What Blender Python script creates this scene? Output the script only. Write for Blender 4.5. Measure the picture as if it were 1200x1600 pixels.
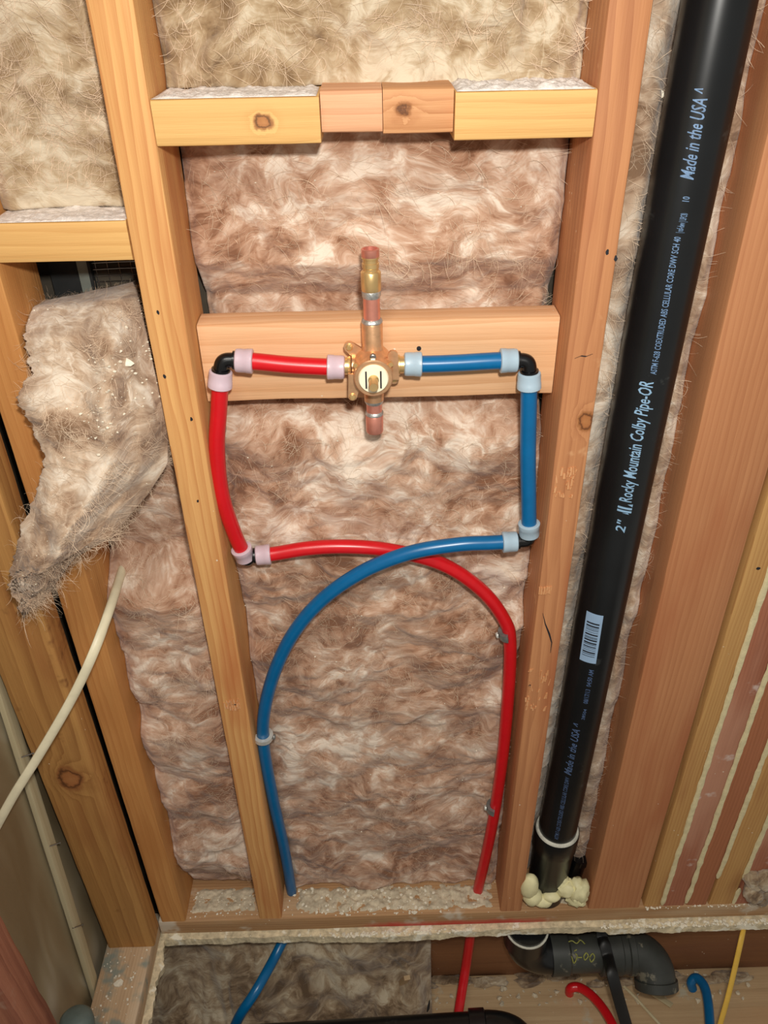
import bpy, bmesh, math, random
import numpy as np
from mathutils import Vector, Matrix
random.seed(7); rng = np.random.default_rng(7)
for o in list(bpy.data.objects): bpy.data.objects.remove(o)
SC = bpy.context.scene
COL = SC.collection

# ------------------------------------------------------------------ camera
# world: X right along the stud wall, Y into the wall (stud fronts at Y = 0), Z up (top of subfloor at Z = 0)
F = 1250.0; PITCH = 0.59495; YAW = 0.01151; ROLL = 0.01947
CAMP = np.array([-0.00633, -0.73860, 1.36109])
fw = np.array([math.sin(YAW)*math.cos(PITCH), math.cos(YAW)*math.cos(PITCH), -math.sin(PITCH)])
_r = np.cross(fw, [0, 0, 1]); _r /= np.linalg.norm(_r); _d = np.cross(fw, _r)
cr = math.cos(ROLL)*_r + math.sin(ROLL)*_d
cd = -math.sin(ROLL)*_r + math.cos(ROLL)*_d
cam = bpy.data.objects.new('camera', bpy.data.cameras.new('camera'))
COL.objects.link(cam)
cam.matrix_world = Matrix(((cr[0], -cd[0], -fw[0], CAMP[0]), (cr[1], -cd[1], -fw[1], CAMP[1]),
                           (cr[2], -cd[2], -fw[2], CAMP[2]), (0, 0, 0, 1)))
cam.data.sensor_fit = 'VERTICAL'; cam.data.sensor_height = 36.0; cam.data.lens = F/1600*36.0
cam.data.clip_start = 0.01
SC.camera = cam

# ------------------------------------------------------------------ light
world = bpy.data.worlds.new('room_light'); SC.world = world; world.use_nodes = True
bg = world.node_tree.nodes['Background']
bg.inputs[0].default_value = (1.0, 0.95, 0.86, 1); bg.inputs[1].default_value = 0.30
def area(name, loc, aim, size, watts, col):
    l = bpy.data.lights.new(name, 'AREA'); l.shape = 'DISK'; l.size = size; l.energy = watts; l.color = col
    o = bpy.data.objects.new(name, l); COL.objects.link(o); o.location = loc
    o.rotation_euler = (Vector(aim)-Vector(loc)).to_track_quat('-Z', 'Y').to_euler(); return o
area('phone_flash', (0.03, -0.72, 1.46), (0.0, 0.05, 0.80), 0.045, 7.6, (1.0, 0.965, 0.90))
area('ceiling_lamp', (-0.25, -1.15, 2.35), (0.0, 0.0, 0.75), 0.5, 8.0, (1.0, 0.95, 0.86))
SC.view_settings.view_transform = 'Standard'; SC.view_settings.look = 'None'
SC.view_settings.gamma = 1.0; SC.view_settings.use_curve_mapping = False
SC.view_settings.exposure = 0.0

# ------------------------------------------------------------------ helpers
def W(u, v, val, ax=1):
    D = fw + (u-600)/F*cr + (v-800)/F*cd
    return Vector(CAMP + (val-CAMP[ax])/D[ax]*D)
def ray(u, v):
    return fw + (u-600)/F*cr + (v-800)/F*cd
def lin(c):
    return tuple((x/12.92 if x <= .04045 else ((x+.055)/1.055)**2.4) for x in [k/255 for k in c]) + (1,)
def tag(o, label=None, cat=None, group=None, kind=None):
    if label: o['label'] = label
    if cat: o['category'] = cat
    if group: o['group'] = group
    if kind: o['kind'] = kind
    return o
def empty(name, loc=(0, 0, 0)):
    o = bpy.data.objects.new(name, None); COL.objects.link(o); o.location = loc; o.empty_display_size = .02; return o
def link(name, me, mat=None, parent=None, smooth=False, loc=None):
    o = bpy.data.objects.new(name, me); COL.objects.link(o)
    if mat: me.materials.append(mat)
    if smooth: me.polygons.foreach_set('use_smooth', [True]*len(me.polygons))
    if parent is not None:
        o.parent = parent
        o.matrix_parent_inverse = Matrix.Translation(parent.location).inverted()
    if loc is not None: o.location = loc
    return o
class MB:
    """collects vertices and faces of one mesh"""
    def __init__(s): s.v = []; s.f = []
    def add(s, vs, fs):
        n = len(s.v); s.v += [tuple(x) for x in vs]; s.f += [tuple(i+n for i in f) for f in fs]; return s
    def box(s, x0, x1, y0, y1, z0, z1):
        return s.add([(x, y, z) for z in (z0, z1) for y in (y0, y1) for x in (x0, x1)],
                     [(0, 2, 3, 1), (4, 5, 7, 6), (0, 1, 5, 4), (2, 6, 7, 3), (0, 4, 6, 2), (1, 3, 7, 5)])
    def tube(s, pts, rad, n=16, cap=True, flat=None):
        """sweep; rad scalar/list; flat = (axis vector, factor) squashes the section along an axis"""
        pts = [Vector(p) for p in pts]; m = len(pts)
        R = rad if isinstance(rad, (list, tuple)) else [rad]*m
        T = [(pts[min(i+1, m-1)]-pts[max(i-1, 0)]).normalized() for i in range(m)]
        ref = Vector((0, 0, 1)) if abs(T[0].z) < .9 else Vector((0, 1, 0))
        nrm = (ref - T[0]*ref.dot(T[0])).normalized(); vs = []; fs = []
        for i in range(m):
            nrm = (nrm - T[i]*nrm.dot(T[i])).normalized(); b = T[i].cross(nrm)
            for k in range(n):
                a = 2*math.pi*k/n; off = (nrm*math.cos(a)+b*math.sin(a))*R[i]
                if flat: off = off - flat[0]*off.dot(flat[0])*(1-flat[1])
                vs.append(pts[i]+off)
        for i in range(m-1):
            for k in range(n):
                k2 = (k+1) % n; fs.append((i*n+k, i*n+k2, (i+1)*n+k2, (i+1)*n+k))
        if cap: fs.append(tuple(range(n))[::-1]); fs.append(tuple(range((m-1)*n, m*n)))
        return s.add(vs, fs)
    def lathe(s, org, axis, prof, n=24):
        """prof: list of (distance along the axis, radius)"""
        org = Vector(org); ax = Vector(axis).normalized()
        ref = Vector((0, 0, 1)) if abs(ax.z) < .9 else Vector((1, 0, 0))
        a = (ref-ax*ref.dot(ax)).normalized(); b = ax.cross(a); vs = []; fs = []; m = len(prof)
        for t, r in prof:
            for k in range(n):
                q = 2*math.pi*k/n; vs.append(org+ax*t+(a*math.cos(q)+b*math.sin(q))*r)
        for i in range(m-1):
            for k in range(n):
                k2 = (k+1) % n; fs.append((i*n+k, i*n+k2, (i+1)*n+k2, (i+1)*n+k))
        fs.append(tuple(range(n))[::-1]); fs.append(tuple(range((m-1)*n, m*n)))
        return s.add(vs, fs)
    def prism(s, poly, d0, d1, org=(0, 0, 0), ux=(1, 0, 0), uy=(0, 0, 1), uz=(0, 1, 0)):
        org, ux, uy, uz = map(Vector, (org, ux, uy, uz)); n = len(poly)
        vs = [org+ux*p[0]+uy*p[1]+uz*d for d in (d0, d1) for p in poly]
        fs = [tuple(range(n)), tuple(range(n, 2*n))[::-1]]+[(i, i+n, (i+1) % n+n, (i+1) % n) for i in range(n)]
        return s.add(vs, fs)
    def blob(s, c, r, seed=0, rough=.25, n=1, sc=(1, 1, 1)):
        bm = bmesh.new(); bmesh.ops.create_icosphere(bm, subdivisions=n, radius=1)
        rr = random.Random(seed); vs = []
        for v in bm.verts:
            k = r*(1+rr.uniform(-rough, rough)); vs.append((c[0]+v.co.x*k*sc[0], c[1]+v.co.y*k*sc[1], c[2]+v.co.z*k*sc[2]))
        fs = [tuple(v.index for v in f.verts) for f in bm.faces]; bm.free()
        return s.add(vs, fs)
    def build(s, name, mat, parent=None, smooth=True, angle=40):
        me = bpy.data.meshes.new(name); me.from_pydata(s.v, [], s.f); me.update()
        bm = bmesh.new(); bm.from_mesh(me); bmesh.ops.recalc_face_normals(bm, faces=bm.faces)
        if smooth:
            for f in bm.faces: f.smooth = True
            lim = math.radians(angle)
            for e in bm.edges:
                if len(e.link_faces) == 2 and e.calc_face_angle(0) > lim: e.smooth = False
        bm.to_mesh(me); bm.free()
        return link(name, me, mat, parent)
def spline(P, n=10):
    """Catmull-Rom through the points"""
    P = [Vector(p) for p in P]; Q = [P[0]*2-P[1]]+P+[P[-1]*2-P[-2]]; out = []
    for i in range(1, len(Q)-2):
        for k in range(n):
            t = k/n; a, b, c, d = Q[i-1], Q[i], Q[i+1], Q[i+2]
            out.append(.5*((2*b)+(c-a)*t+(2*a-5*b+4*c-d)*t*t+(3*b-a-3*c+d)*t**3))
    return out+[P[-1]]

# numpy gradient noise
_perm = rng.permutation(256); _perm = np.concatenate([_perm, _perm, _perm])
_g = rng.normal(size=(256, 3)); _g /= np.linalg.norm(_g, axis=1)[:, None]
def noise(p):
    p = np.asarray(p, float); i = np.floor(p).astype(int); f = p-i; i &= 255; u = f*f*f*(f*(f*6-15)+10); out = 0
    for dx in (0, 1):
        for dy in (0, 1):
            for dz in (0, 1):
                h = _perm[_perm[_perm[i[:, 0]+dx]+i[:, 1]+dy]+i[:, 2]+dz]
                g = _g[h]; d = f-np.array([dx, dy, dz])
                w = (u[:, 0] if dx else 1-u[:, 0])*(u[:, 1] if dy else 1-u[:, 1])*(u[:, 2] if dz else 1-u[:, 2])
                out = out+w*(g*d).sum(1)
    return out*1.6
def fbm(p, o=4, gain=.5):
    s = 0; a = 1; p = np.asarray(p, float)
    for k in range(o): s = s+a*noise(p+k*17.3); p = p*2.03; a *= gain
    return s

# ------------------------------------------------------------------ materials
def newmat(name):
    m = bpy.data.materials.new(name); m.use_nodes = True; nt = m.node_tree
    return m, nt, nt.nodes['Principled BSDF']
class N:
    """tiny node builder"""
    def __init__(s, nt): s.nt = nt
    def n(s, t, **kw):
        x = s.nt.nodes.new(t)
        for k, v in kw.items(): setattr(x, k, v)
        return x
    def l(s, a, b): s.nt.links.new(a, b)
    def put(s, inp, v):
        if isinstance(v, bpy.types.NodeSocket): s.l(v, inp)
        else: inp.default_value = v
    def math(s, op, a, b=0.0, c=None, clamp=False):
        x = s.n('ShaderNodeMath', operation=op, use_clamp=clamp); s.put(x.inputs[0], a); s.put(x.inputs[1], b)
        if c is not None: s.put(x.inputs[2], c)
        return x.outputs[0]
    def vmath(s, op, a, b=(0, 0, 0)):
        x = s.n('ShaderNodeVectorMath', operation=op); s.put(x.inputs[0], a); s.put(x.inputs[1], b)
        return x.outputs['Value'] if op in ('LENGTH', 'DISTANCE', 'DOT_PRODUCT') else x.outputs[0]
    def mix(s, f, a, b, mode='MIX'):
        x = s.n('ShaderNodeMix', data_type='RGBA', blend_type=mode); s.put(x.inputs[0], f); s.put(x.inputs[6], a); s.put(x.inputs[7], b)
        return x.outputs[2]
    def noise(s, vec, scale, detail=3, rough=.5, dist=0.0, out=0):
        x = s.n('ShaderNodeTexNoise'); s.put(x.inputs['Vector'], vec); s.put(x.inputs['Scale'], scale); x.inputs['Detail'].default_value = detail
        x.inputs['Roughness'].default_value = rough; x.inputs['Distortion'].default_value = dist; return x.outputs[out]
    def ramp(s, f, stops):
        x = s.n('ShaderNodeValToRGB'); s.put(x.inputs[0], f); e = x.color_ramp.elements
        while len(e) < len(stops): e.new(.5)
        for i, (p, c) in enumerate(stops): e[i].position = p; e[i].color = c if len(c) == 4 else tuple(c)+(1,)
        return x.outputs[0]
    def smooth(s, v, a, b):
        x = s.n('ShaderNodeMapRange', interpolation_type='SMOOTHSTEP'); s.put(x.inputs[0], v); x.inputs[1].default_value = a; x.inputs[2].default_value = b
        return x.outputs[0]
    def mapping(s, vec, loc=(0, 0, 0), sc=(1, 1, 1), rot=(0, 0, 0)):
        x = s.n('ShaderNodeMapping'); s.put(x.inputs[0], vec); x.inputs[1].default_value = loc; x.inputs[2].default_value = rot; x.inputs[3].default_value = sc
        return x.outputs[0]
    def obj(s): return s.n('ShaderNodeTexCoord').outputs['Object']
    def bump(s, h, strength, dist, bsdf):
        x = s.n('ShaderNodeBump'); x.inputs['Strength'].default_value = strength; x.inputs['Distance'].default_value = dist
        s.put(x.inputs['Height'], h); s.l(x.outputs[0], bsdf.inputs['Normal'])
def plain(name, rgb, rough=.5, metal=0.0, coat=0.0, spots=None, bumps=0.0, scale=60, var=.12, spec=.5):
    m, nt, b = newmat(name); k = N(nt); p = k.obj()
    c = lin(rgb); dark = tuple(x*(1-2*var) for x in c[:3])+(1,); lite = tuple(min(1, x*(1+var)) for x in c[:3])+(1,)
    col = k.ramp(k.noise(p, scale, 4, .6), [(.3, dark), (.7, lite)])
    if spots:
        rgb2, thr, sc2 = spots
        col = k.mix(k.smooth(k.noise(p, sc2, 5, .65), thr, thr+.06), col, lin(rgb2))
    k.l(col, b.inputs['Base Color'])
    b.inputs['Roughness'].default_value = rough; b.inputs['Metallic'].default_value = metal
    b.inputs['Coat Weight'].default_value = coat; b.inputs['Specular IOR Level'].default_value = spec
    if bumps: k.bump(k.noise(p, scale*2, 5, .6), bumps, .002, b)
    return m
def wood(name, light, dark, tint=None, ring=70.0, centre=(.05, .09, 0), knots=(), dust=.0, stain=None, seed=0, rough=.62, plan=.6):
    """grain runs along local Z; knots: (x, y, z, radius); stain: (rgb, threshold, scale)"""
    m, nt, b = newmat(name); k = N(nt); p = k.obj()
    ps = k.mapping(p, (seed*.37 % 3, seed*.61 % 3, seed*1.3 % 7))
    # knots bend the grain around them
    bend = None; kn = None
    for (x, y, z, r) in knots:
        d = k.vmath('LENGTH', k.mapping(p, (-x, -y, -z*.75), (1, 1, .75)))
        d = k.math('ADD', d, k.math('MULTIPLY', k.math('SUBTRACT', k.noise(p, .9/r, 3, .6), .5), r*1.1))
        e = k.math('MULTIPLY', k.math('SUBTRACT', 1.0, k.smooth(d, r*.6, r*2.6)), r*.8)
        bend = e if bend is None else k.math('ADD', bend, e)
        q = k.math('DIVIDE', d, r); kn = q if kn is None else k.math('MINIMUM', kn, q)
    warp = k.noise(k.mapping(ps, sc=(5, 5, .9)), 2.2, 3, .5, out=1)
    pv = k.vmath('ADD', ps, k.mapping(warp, (-.012, -.012, 0), (.024, .024, .0)))
    if bend is not None:
        cb = k.n('ShaderNodeCombineXYZ'); k.l(bend, cb.inputs[0]); k.l(bend, cb.inputs[1]); pv = k.vmath('ADD', pv, cb.outputs[0])
    w = k.n('ShaderNodeTexWave', wave_type='RINGS', rings_direction='Z', wave_profile='SAW')
    k.l(k.mapping(pv, tuple(centre), (1, 1, .06)), w.inputs['Vector']); w.inputs['Scale'].default_value = ring
    w.inputs['Distortion'].default_value = 1.2; w.inputs['Detail'].default_value = 2; w.inputs['Detail Scale'].default_value = 1.5
    grain = k.noise(k.mapping(ps, sc=(90, 90, 2.0)), 3.0, 4, .6)
    fine = k.noise(k.mapping(ps, sc=(300, 300, 9)), 3.0, 3, .6)
    patch = k.noise(k.mapping(ps, sc=(8, 8, 1.6)), 1.6, 3, .55)
    f = k.math('MULTIPLY_ADD', k.math('POWER', w.outputs['Fac'], 1.8), .42*plan/.6, k.math('MULTIPLY', grain, .42))
    streak = k.noise(k.mapping(ps, sc=(38, 38, .9)), 1.0, 3, .6)
    f = k.math('MULTIPLY_ADD', patch, .20, f)
    f = k.math('MULTIPLY_ADD', k.math('SUBTRACT', streak, .32), .62, f)
    f = k.math('MULTIPLY_ADD', fine, .14, f)
    col = k.ramp(f, [(.30, lin(light)), (.95, lin(dark))])
    if tint: col = k.mix(k.math('MULTIPLY', k.smooth(patch, .48, .68), .75), col, lin(tint))
    if kn is not None:
        kc = k.ramp(kn, [(0, lin((176, 118, 70))), (.60, lin((164, 104, 60))), (.82, lin((84, 46, 24))), (1.0, lin((150, 96, 54)))])
        col = k.mix(k.math('MULTIPLY', k.math('SUBTRACT', 1.0, k.smooth(kn, .95, 1.35)), .92), col, kc)
    if stain:
        col = k.mix(k.math('MULTIPLY', k.smooth(k.noise(ps, stain[2], 4, .65), stain[1], stain[1]+.10), .8), col, lin(stain[0]))
    if dust:
        sp = k.n('ShaderNodeTexVoronoi'); k.l(ps, sp.inputs['Vector']); sp.inputs['Scale'].default_value = 95
        sel = k.math('MULTIPLY', k.math('LESS_THAN', sp.outputs['Distance'], .10), k.math('GREATER_THAN', k.noise(ps, 31, 2), .68-dust))
        col = k.mix(k.math('MULTIPLY', sel, .8), col, lin((232, 222, 200)))
    k.l(col, b.inputs['Base Color']); b.inputs['Roughness'].default_value = rough; b.inputs['Specular IOR Level'].default_value = .3
    k.bump(k.math('ADD', k.math('MULTIPLY', grain, 1.0), k.math('MULTIPLY', fine, .6)), .35, .0012, b)
    return m
def fluff(name, tones, seed=0, scale=1.0):
    """torn glass wool: dark, mid, light, white tones drawn out in curling wisps"""
    m, nt, b = newmat(name); k = N(nt); p = k.mapping(k.obj(), (seed*.7, 0, seed*.4), (scale, scale, scale))
    q = p
    for (sc, am) in ((6, .10), (17, .050), (42, .020)):
        wv = k.noise(q, sc, 1, .5, out=1)
        q = k.vmath('ADD', q, k.mapping(wv, (-am/2, -am/2, -am/2), (am, am, am)))
    big = k.noise(p, 9, 3, .55, .3)
    cloud = k.noise(k.mapping(q, sc=(1, 1, 1.5)), 26, 4, .62)
    wisp = k.noise(k.mapping(q, (1, 2, 3), (34, 34, 62), (0, .6, 0)), 1.0, 5, .62, .4)
    hair = k.noise(k.mapping(q, (3, 1, 2), (90, 90, 420), (0, .4, 0)), 1.0, 3, .6)
    f = k.math('ADD', k.math('MULTIPLY', big, .36), k.math('ADD', k.math('MULTIPLY', cloud, .42), k.math('ADD', k.math('MULTIPLY', wisp, .19), k.math('MULTIPLY', hair, .10))))
    # drawn-out pale strands lying on the surface
    st = k.math('SUBTRACT', 1.0, k.smooth(k.math('ABSOLUTE', k.math('SUBTRACT', k.noise(q, 13, 3, .6), .5)), .0, .022))
    st = k.math('MULTIPLY', st, k.smooth(k.noise(p, 21, 2, .5), .50, .62))
    f = k.math('ADD', f, k.math('MULTIPLY', st, .05))
    col = k.ramp(f, [(.445, lin(tones[0])), (.50, lin(tones[1])), (.555, lin(tones[2])), (.625, lin(tones[3]))])
    k.l(col, b.inputs['Base Color']); b.inputs['Roughness'].default_value = .95; b.inputs['Specular IOR Level'].default_value = .1
    b.inputs['Sheen Weight'].default_value = .25; b.inputs['Sheen Roughness'].default_value = .6
    h = k.math('ADD', k.math('MULTIPLY', cloud, .8), k.math('ADD', k.math('MULTIPLY', wisp, .6), k.math('MULTIPLY', hair, .25)))
    k.bump(h, .42, .006, b)
    return m

M = {}
M['stud_a'] = wood('fir_golden', (228, 178, 114), (184, 118, 66), tint=(184, 108, 62), dust=.03, seed=1, ring=62, plan=.4, stain=((236, 214, 178), .66, 13))
M['stud_b'] = wood('fir_red', (204, 144, 98), (152, 94, 60), tint=(168, 96, 60), dust=.03, seed=2, ring=40, plan=.35, knots=[(.010, -.045, .20, .008)], centre=(.2, .03, 0), stain=((222, 172, 126), .63, 15))
M['stud_c'] = wood('fir_tan', (214, 158, 94), (172, 112, 60), tint=(184, 124, 68), dust=.02, seed=3, plan=.35)
M['stud_d'] = wood('fir_brown', (198, 148, 86), (146, 98, 52), tint=(156, 100, 56), dust=.02, seed=4, ring=30, knots=[(.002, -.02, -.30, .016)], stain=((124, 80, 44), .60, 14), plan=.4)
M['stud_e'] = wood('fir_orange', (192, 134, 92), (162, 102, 66), tint=(170, 104, 68), dust=.03, seed=5, ring=44, plan=.34)
M['fy'] = wood('fir_yellow', (204, 160, 100), (170, 120, 70), tint=(152, 96, 62), dust=.05, seed=6, plan=.4)
M['fr'] = wood('fir_pinkish', (178, 116, 88), (142, 84, 62), tint=(192, 142, 116), dust=.06, seed=7, plan=.35, stain=((214, 196, 186), .64, 15))
M['fr2'] = wood('fir_rust', (178, 114, 80), (144, 88, 58), tint=(164, 106, 70), dust=.05, seed=8, plan=.35)
M['block_gold'] = wood('pine_gold', (224, 182, 116), (196, 146, 84), tint=(206, 158, 92), dust=.02, seed=9, ring=34, knots=[(0.0, -.045, .022, .0062)], plan=.35)
M['block_gold2'] = wood('pine_gold_plain', (226, 182, 116), (198, 146, 84), tint=(208, 158, 94), dust=.02, seed=10, ring=30, plan=.35, stain=((240, 220, 190), .67, 18))
M['block_pink'] = wood('fir_pale_pink', (226, 174, 134), (196, 136, 98), tint=(234, 194, 154), seed=11, ring=26, plan=.4)
M['block_knot'] = wood('fir_knotty', (214, 160, 112), (180, 122, 78), seed=12, ring=40, knots=[(-.002, -.034, -.012, .0065)], plan=.5)
M['board'] = wood('pine_clean', (236, 192, 150), (208, 154, 108), tint=(222, 172, 126), dust=.01, seed=13, ring=26, plan=.45)
M['plate'] = wood('plate_wood', (188, 148, 106), (146, 106, 70), tint=(198, 170, 136), dust=.1, seed=14, stain=((206, 196, 178), .60, 9), plan=.4)
M['plate2'] = wood('plate_dirty', (206, 178, 144), (168, 134, 102), tint=(212, 194, 168), dust=.12, seed=15, stain=((124, 140, 134), .53, 11), plan=.3)
M['joist'] = wood('joist_brown', (144, 98, 64), (108, 70, 44), tint=(124, 82, 56), dust=.05, seed=16, plan=.3)
M['sill'] = wood('sill_beige', (196, 168, 130), (164, 132, 96), tint=(188, 150, 110), dust=.1, seed=17, ring=14, plan=.2, stain=((186, 180, 158), .60, 12))
M['stud_g'] = wood('fir_dark_red', (178, 120, 92), (112, 62, 48), tint=(92, 48, 40), dust=.02, seed=18, ring=18, plan=.3, stain=((170, 150, 130), .62, 8))
M['lath'] = wood('lath_grey', (206, 194, 160), (176, 160, 122), seed=19, rough=.8, ring=20, plan=.3)
M['fl_mid'] = fluff('glass_wool_pinkish', [(128, 88, 64), (167, 127, 101), (194, 160, 136), (228, 211, 193)], 1)
M['fl_top'] = fluff('glass_wool_beige', [(120, 95, 67), (150, 125, 94), (174, 152, 122), (206, 192, 168)], 2)
M['fl_side'] = fluff('glass_wool_taupe', [(124, 96, 73), (160, 132, 108), (187, 163, 139), (220, 206, 188)], 3)
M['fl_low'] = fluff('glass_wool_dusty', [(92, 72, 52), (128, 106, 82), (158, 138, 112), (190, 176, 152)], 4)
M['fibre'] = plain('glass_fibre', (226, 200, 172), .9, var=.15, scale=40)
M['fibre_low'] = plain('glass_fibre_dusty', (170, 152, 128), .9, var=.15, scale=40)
M['red'] = plain('red_pex', (206, 20, 30), .30, var=.04, spec=.5)
M['blue'] = plain('blue_pex', (0, 98, 152), .30, var=.05, spec=.5)
M['black'] = plain('black_plastic', (14, 14, 16), .25, var=.1)
M['abs'] = plain('abs_black', (20, 22, 24), .30, var=.15, scale=9, spots=((44, 46, 46), .64, 30))
M['abs_dusty'] = plain('abs_dusty_grey', (56, 58, 54), .5, var=.25, scale=12, spots=((112, 108, 94), .60, 26))
M['print'] = plain('blue_white_ink', (140, 176, 206), .5, var=.05)
M['print_mid'] = plain('faded_blue_ink', (112, 142, 178), .5, var=.15, scale=300)
M['print_dim'] = plain('worn_blue_ink', (82, 104, 142), .5, var=.25, scale=300)
M['sticker'] = plain('sticker_paper', (150, 178, 208), .5, var=.03)
M['ink'] = plain('ink_black', (24, 26, 34), .6, var=.05)
M['cement'] = plain('pale_cement', (206, 204, 190), .5, var=.15, scale=90, bumps=.4)
M['brass'] = plain('cast_brass', (232, 182, 138), .36, .75, var=.08, scale=120, bumps=.08)
M['brass_y'] = plain('yellow_brass', (230, 194, 134), .30, .75, var=.06)
M['copper'] = plain('copper', (236, 158, 138), .36, .7, var=.08, scale=60)
M['solder'] = plain('solder', (200, 200, 196), .36, .75, var=.2, scale=200, bumps=.3)
M['bright'] = plain('bright_zinc', (216, 216, 210), .35, .35, var=.1)
M['steel'] = plain('steel', (170, 170, 168), .3, 1.0, var=.1)
M['dull_steel'] = plain('dull_steel', (150, 152, 150), .45, .6, var=.2)
M['cream'] = plain('cream_plastic', (246, 236, 206), .35, var=.03)
M['foam'] = plain('spray_foam', (232, 224, 176), .55, var=.06, scale=40, bumps=.3)
M['glue'] = plain('adhesive', (222, 208, 164), .6, var=.08, scale=80, bumps=.4)
M['plaster'] = plain('plaster_crumb', (236, 228, 208), .9, var=.1, scale=200, bumps=.4)
M['dustm'] = plain('white_dust', (232, 222, 214), .9, var=.12, scale=220, bumps=.6)
M['smear'] = plain('plaster_smear', (206, 192, 166), .9, var=.16, scale=90, bumps=.8)
M['cable'] = plain('cream_cable', (226, 216, 184), .45, var=.05)
M['yellow'] = plain('yellow_cable', (222, 178, 70), .45, var=.06)
M['strap'] = plain('black_strap', (20, 20, 20), .5, var=.1)
M['ply'] = plain('plywood_edge', (222, 206, 172), .85, var=.2, scale=90, spots=((240, 234, 214), .55, 26), bumps=.6)
M['sheath'] = plain('dark_sheathing', (70, 62, 50), .9, var=.3, scale=14)
M['dark'] = plain('dark_duct', (22, 24, 24), .7, var=.2)
M['greybar'] = plain('grey_flange', (124, 130, 122), .5, .3, var=.1)
M['ground'] = plain('crawl_soil', (84, 72, 58), .95, var=.3, scale=18, bumps=.6)
M['greypipe'] = plain('grey_pipe', (108, 124, 120), .45, var=.15, scale=24)
M['scrawl'] = plain('yellow_marker', (150, 150, 70), .6, var=.25, scale=300)
M['redmark'] = plain('red_chalk', (178, 44, 40), .8, var=.3, scale=200)
def ring_mat(name, rgb):
    m, nt, b = newmat(name); b.inputs['Base Color'].default_value = lin(rgb); b.inputs['Roughness'].default_value = .32
    b.inputs['Subsurface Weight'].default_value = .5; b.inputs['Subsurface Radius'].default_value = (.006, .005, .005)
    b.inputs['Transmission Weight'].default_value = .22
    return m
M['ring_r'] = ring_mat('translucent_pink_white', (226, 204, 214))
M['ring_b'] = ring_mat('translucent_blue_white', (188, 210, 224))
# plastic sheeting on the left wall
m, nt, b = newmat('poly_sheet'); k = N(nt); p = k.obj()
st = k.noise(k.mapping(p, sc=(1, 9, 3.2), rot=(.6, 0, 0)), 1.1, 2, .45, .6)
k.l(k.ramp(st, [(.34, lin((128, 110, 82))), (.52, lin((152, 138, 110))), (.66, lin((188, 182, 164)))]), b.inputs['Base Color'])
b.inputs['Roughness'].default_value = .34; k.bump(st, .35, .02, b); M['poly'] = m
# bottom plate front: red chalk smear on the wood
def redline(mat):
    nt = mat.node_tree; k = N(nt); b = nt.nodes['Principled BSDF']; old = b.inputs['Base Color'].links[0].from_socket; p = k.obj()
    s = k.n('ShaderNodeSeparateXYZ'); k.l(p, s.inputs[0])
    # local Z runs along the plate, local X is -height, local Y is depth
    zz = k.math('ADD', s.outputs[2], k.math('MULTIPLY', k.math('SUBTRACT', k.noise(p, 30, 3), .5), .06))
    a = k.math('MULTIPLY', k.smooth(zz, -.245, -.17), k.math('SUBTRACT', 1.0, k.smooth(zz, .05, .13)))
    h = k.smooth(k.math('ADD', s.outputs[0], k.math('MULTIPLY', k.noise(k.mapping(p, sc=(20, 20, 26)), 1.0, 3), .02)), .008, .024)
    fr = k.math('LESS_THAN', s.outputs[1], -.043)
    k.l(k.mix(k.math('MULTIPLY', k.math('MULTIPLY', a, h), k.math('MULTIPLY', fr, .85)), old, lin((196, 44, 44))), b.inputs['Base Color'])
redline(M['plate'])

# ------------------------------------------------------------------ timber
def timber(name, label, x0, x1, y0, y1, z0, z1, axis, mat, cat='stud', group=None, rad=.0028, amp=.0007, parent=None, seed=None, tilt=0.0):
    c = Vector(((x0+x1)/2, (y0+y1)/2, (z0+z1)/2)); d = Vector((x1-x0, y1-y0, z1-z0))
    if axis == 'Z': a, bb, L, rot = d.x/2, d.y/2, d.z, (0, 0, 0)
    elif axis == 'X': a, bb, L, rot = d.z/2, d.y/2, d.x, (0, math.pi/2, 0)
    else: a, bb, L, rot = d.x/2, d.z/2, d.y, (math.pi/2, 0, 0)
    pr = []
    for (sx, sy, q0) in ((1, 1, 0), (-1, 1, 90), (-1, -1, 180), (1, -1, 270)):
        for k in range(3):
            q = math.radians(q0+45*k); pr.append((sx*(a-rad)+rad*math.cos(q), sy*(bb-rad)+rad*math.sin(q)))
        nx = {0: (-1, 1), 90: (-1, -1), 180: (1, -1), 270: (1, 1)}[q0]
        ex, ey = sx*(a-rad)+rad*math.cos(math.radians(q0+90)), sy*(bb-rad)+rad*math.sin(math.radians(q0+90))
        fx, fy = nx[0]*(a-rad)+rad*math.cos(math.radians(q0+90)), nx[1]*(bb-rad)+rad*math.sin(math.radians(q0+90))
        for t in (.33, .67): pr.append((ex+(fx-ex)*t, ey+(fy-ey)*t))
    n = len(pr); m = max(3, int(L/.025)); seed = seed if seed is not None else random.uniform(0, 50)
    V = []
    for i in range(m+1):
        for (px, py) in pr: V.append((px, py, -L/2+L*i/m))
    V = np.array(V); nz = np.stack([noise(V*[30, 30, 9]+seed+j*9) for j in range(2)], 1)+.5*np.stack([noise(V*[80, 80, 40]+seed+j*9) for j in range(2)], 1)
    V[:, :2] -= np.abs(nz)*amp*np.sign(V[:, :2])
    mb = MB(); mb.add(V.tolist(), [(i*n+k, i*n+(k+1) % n, (i+1)*n+(k+1) % n, (i+1)*n+k) for i in range(m) for k in range(n)]+[tuple(range(n))[::-1], tuple(range(m*n, m*n+n))])
    o = mb.build(name, mat, angle=35); o.location = c; o.rotation_euler = (rot[0], rot[1]+tilt, rot[2])
    if parent is None: tag(o, label, cat, group)
    return o
TOP = 1.50
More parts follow.
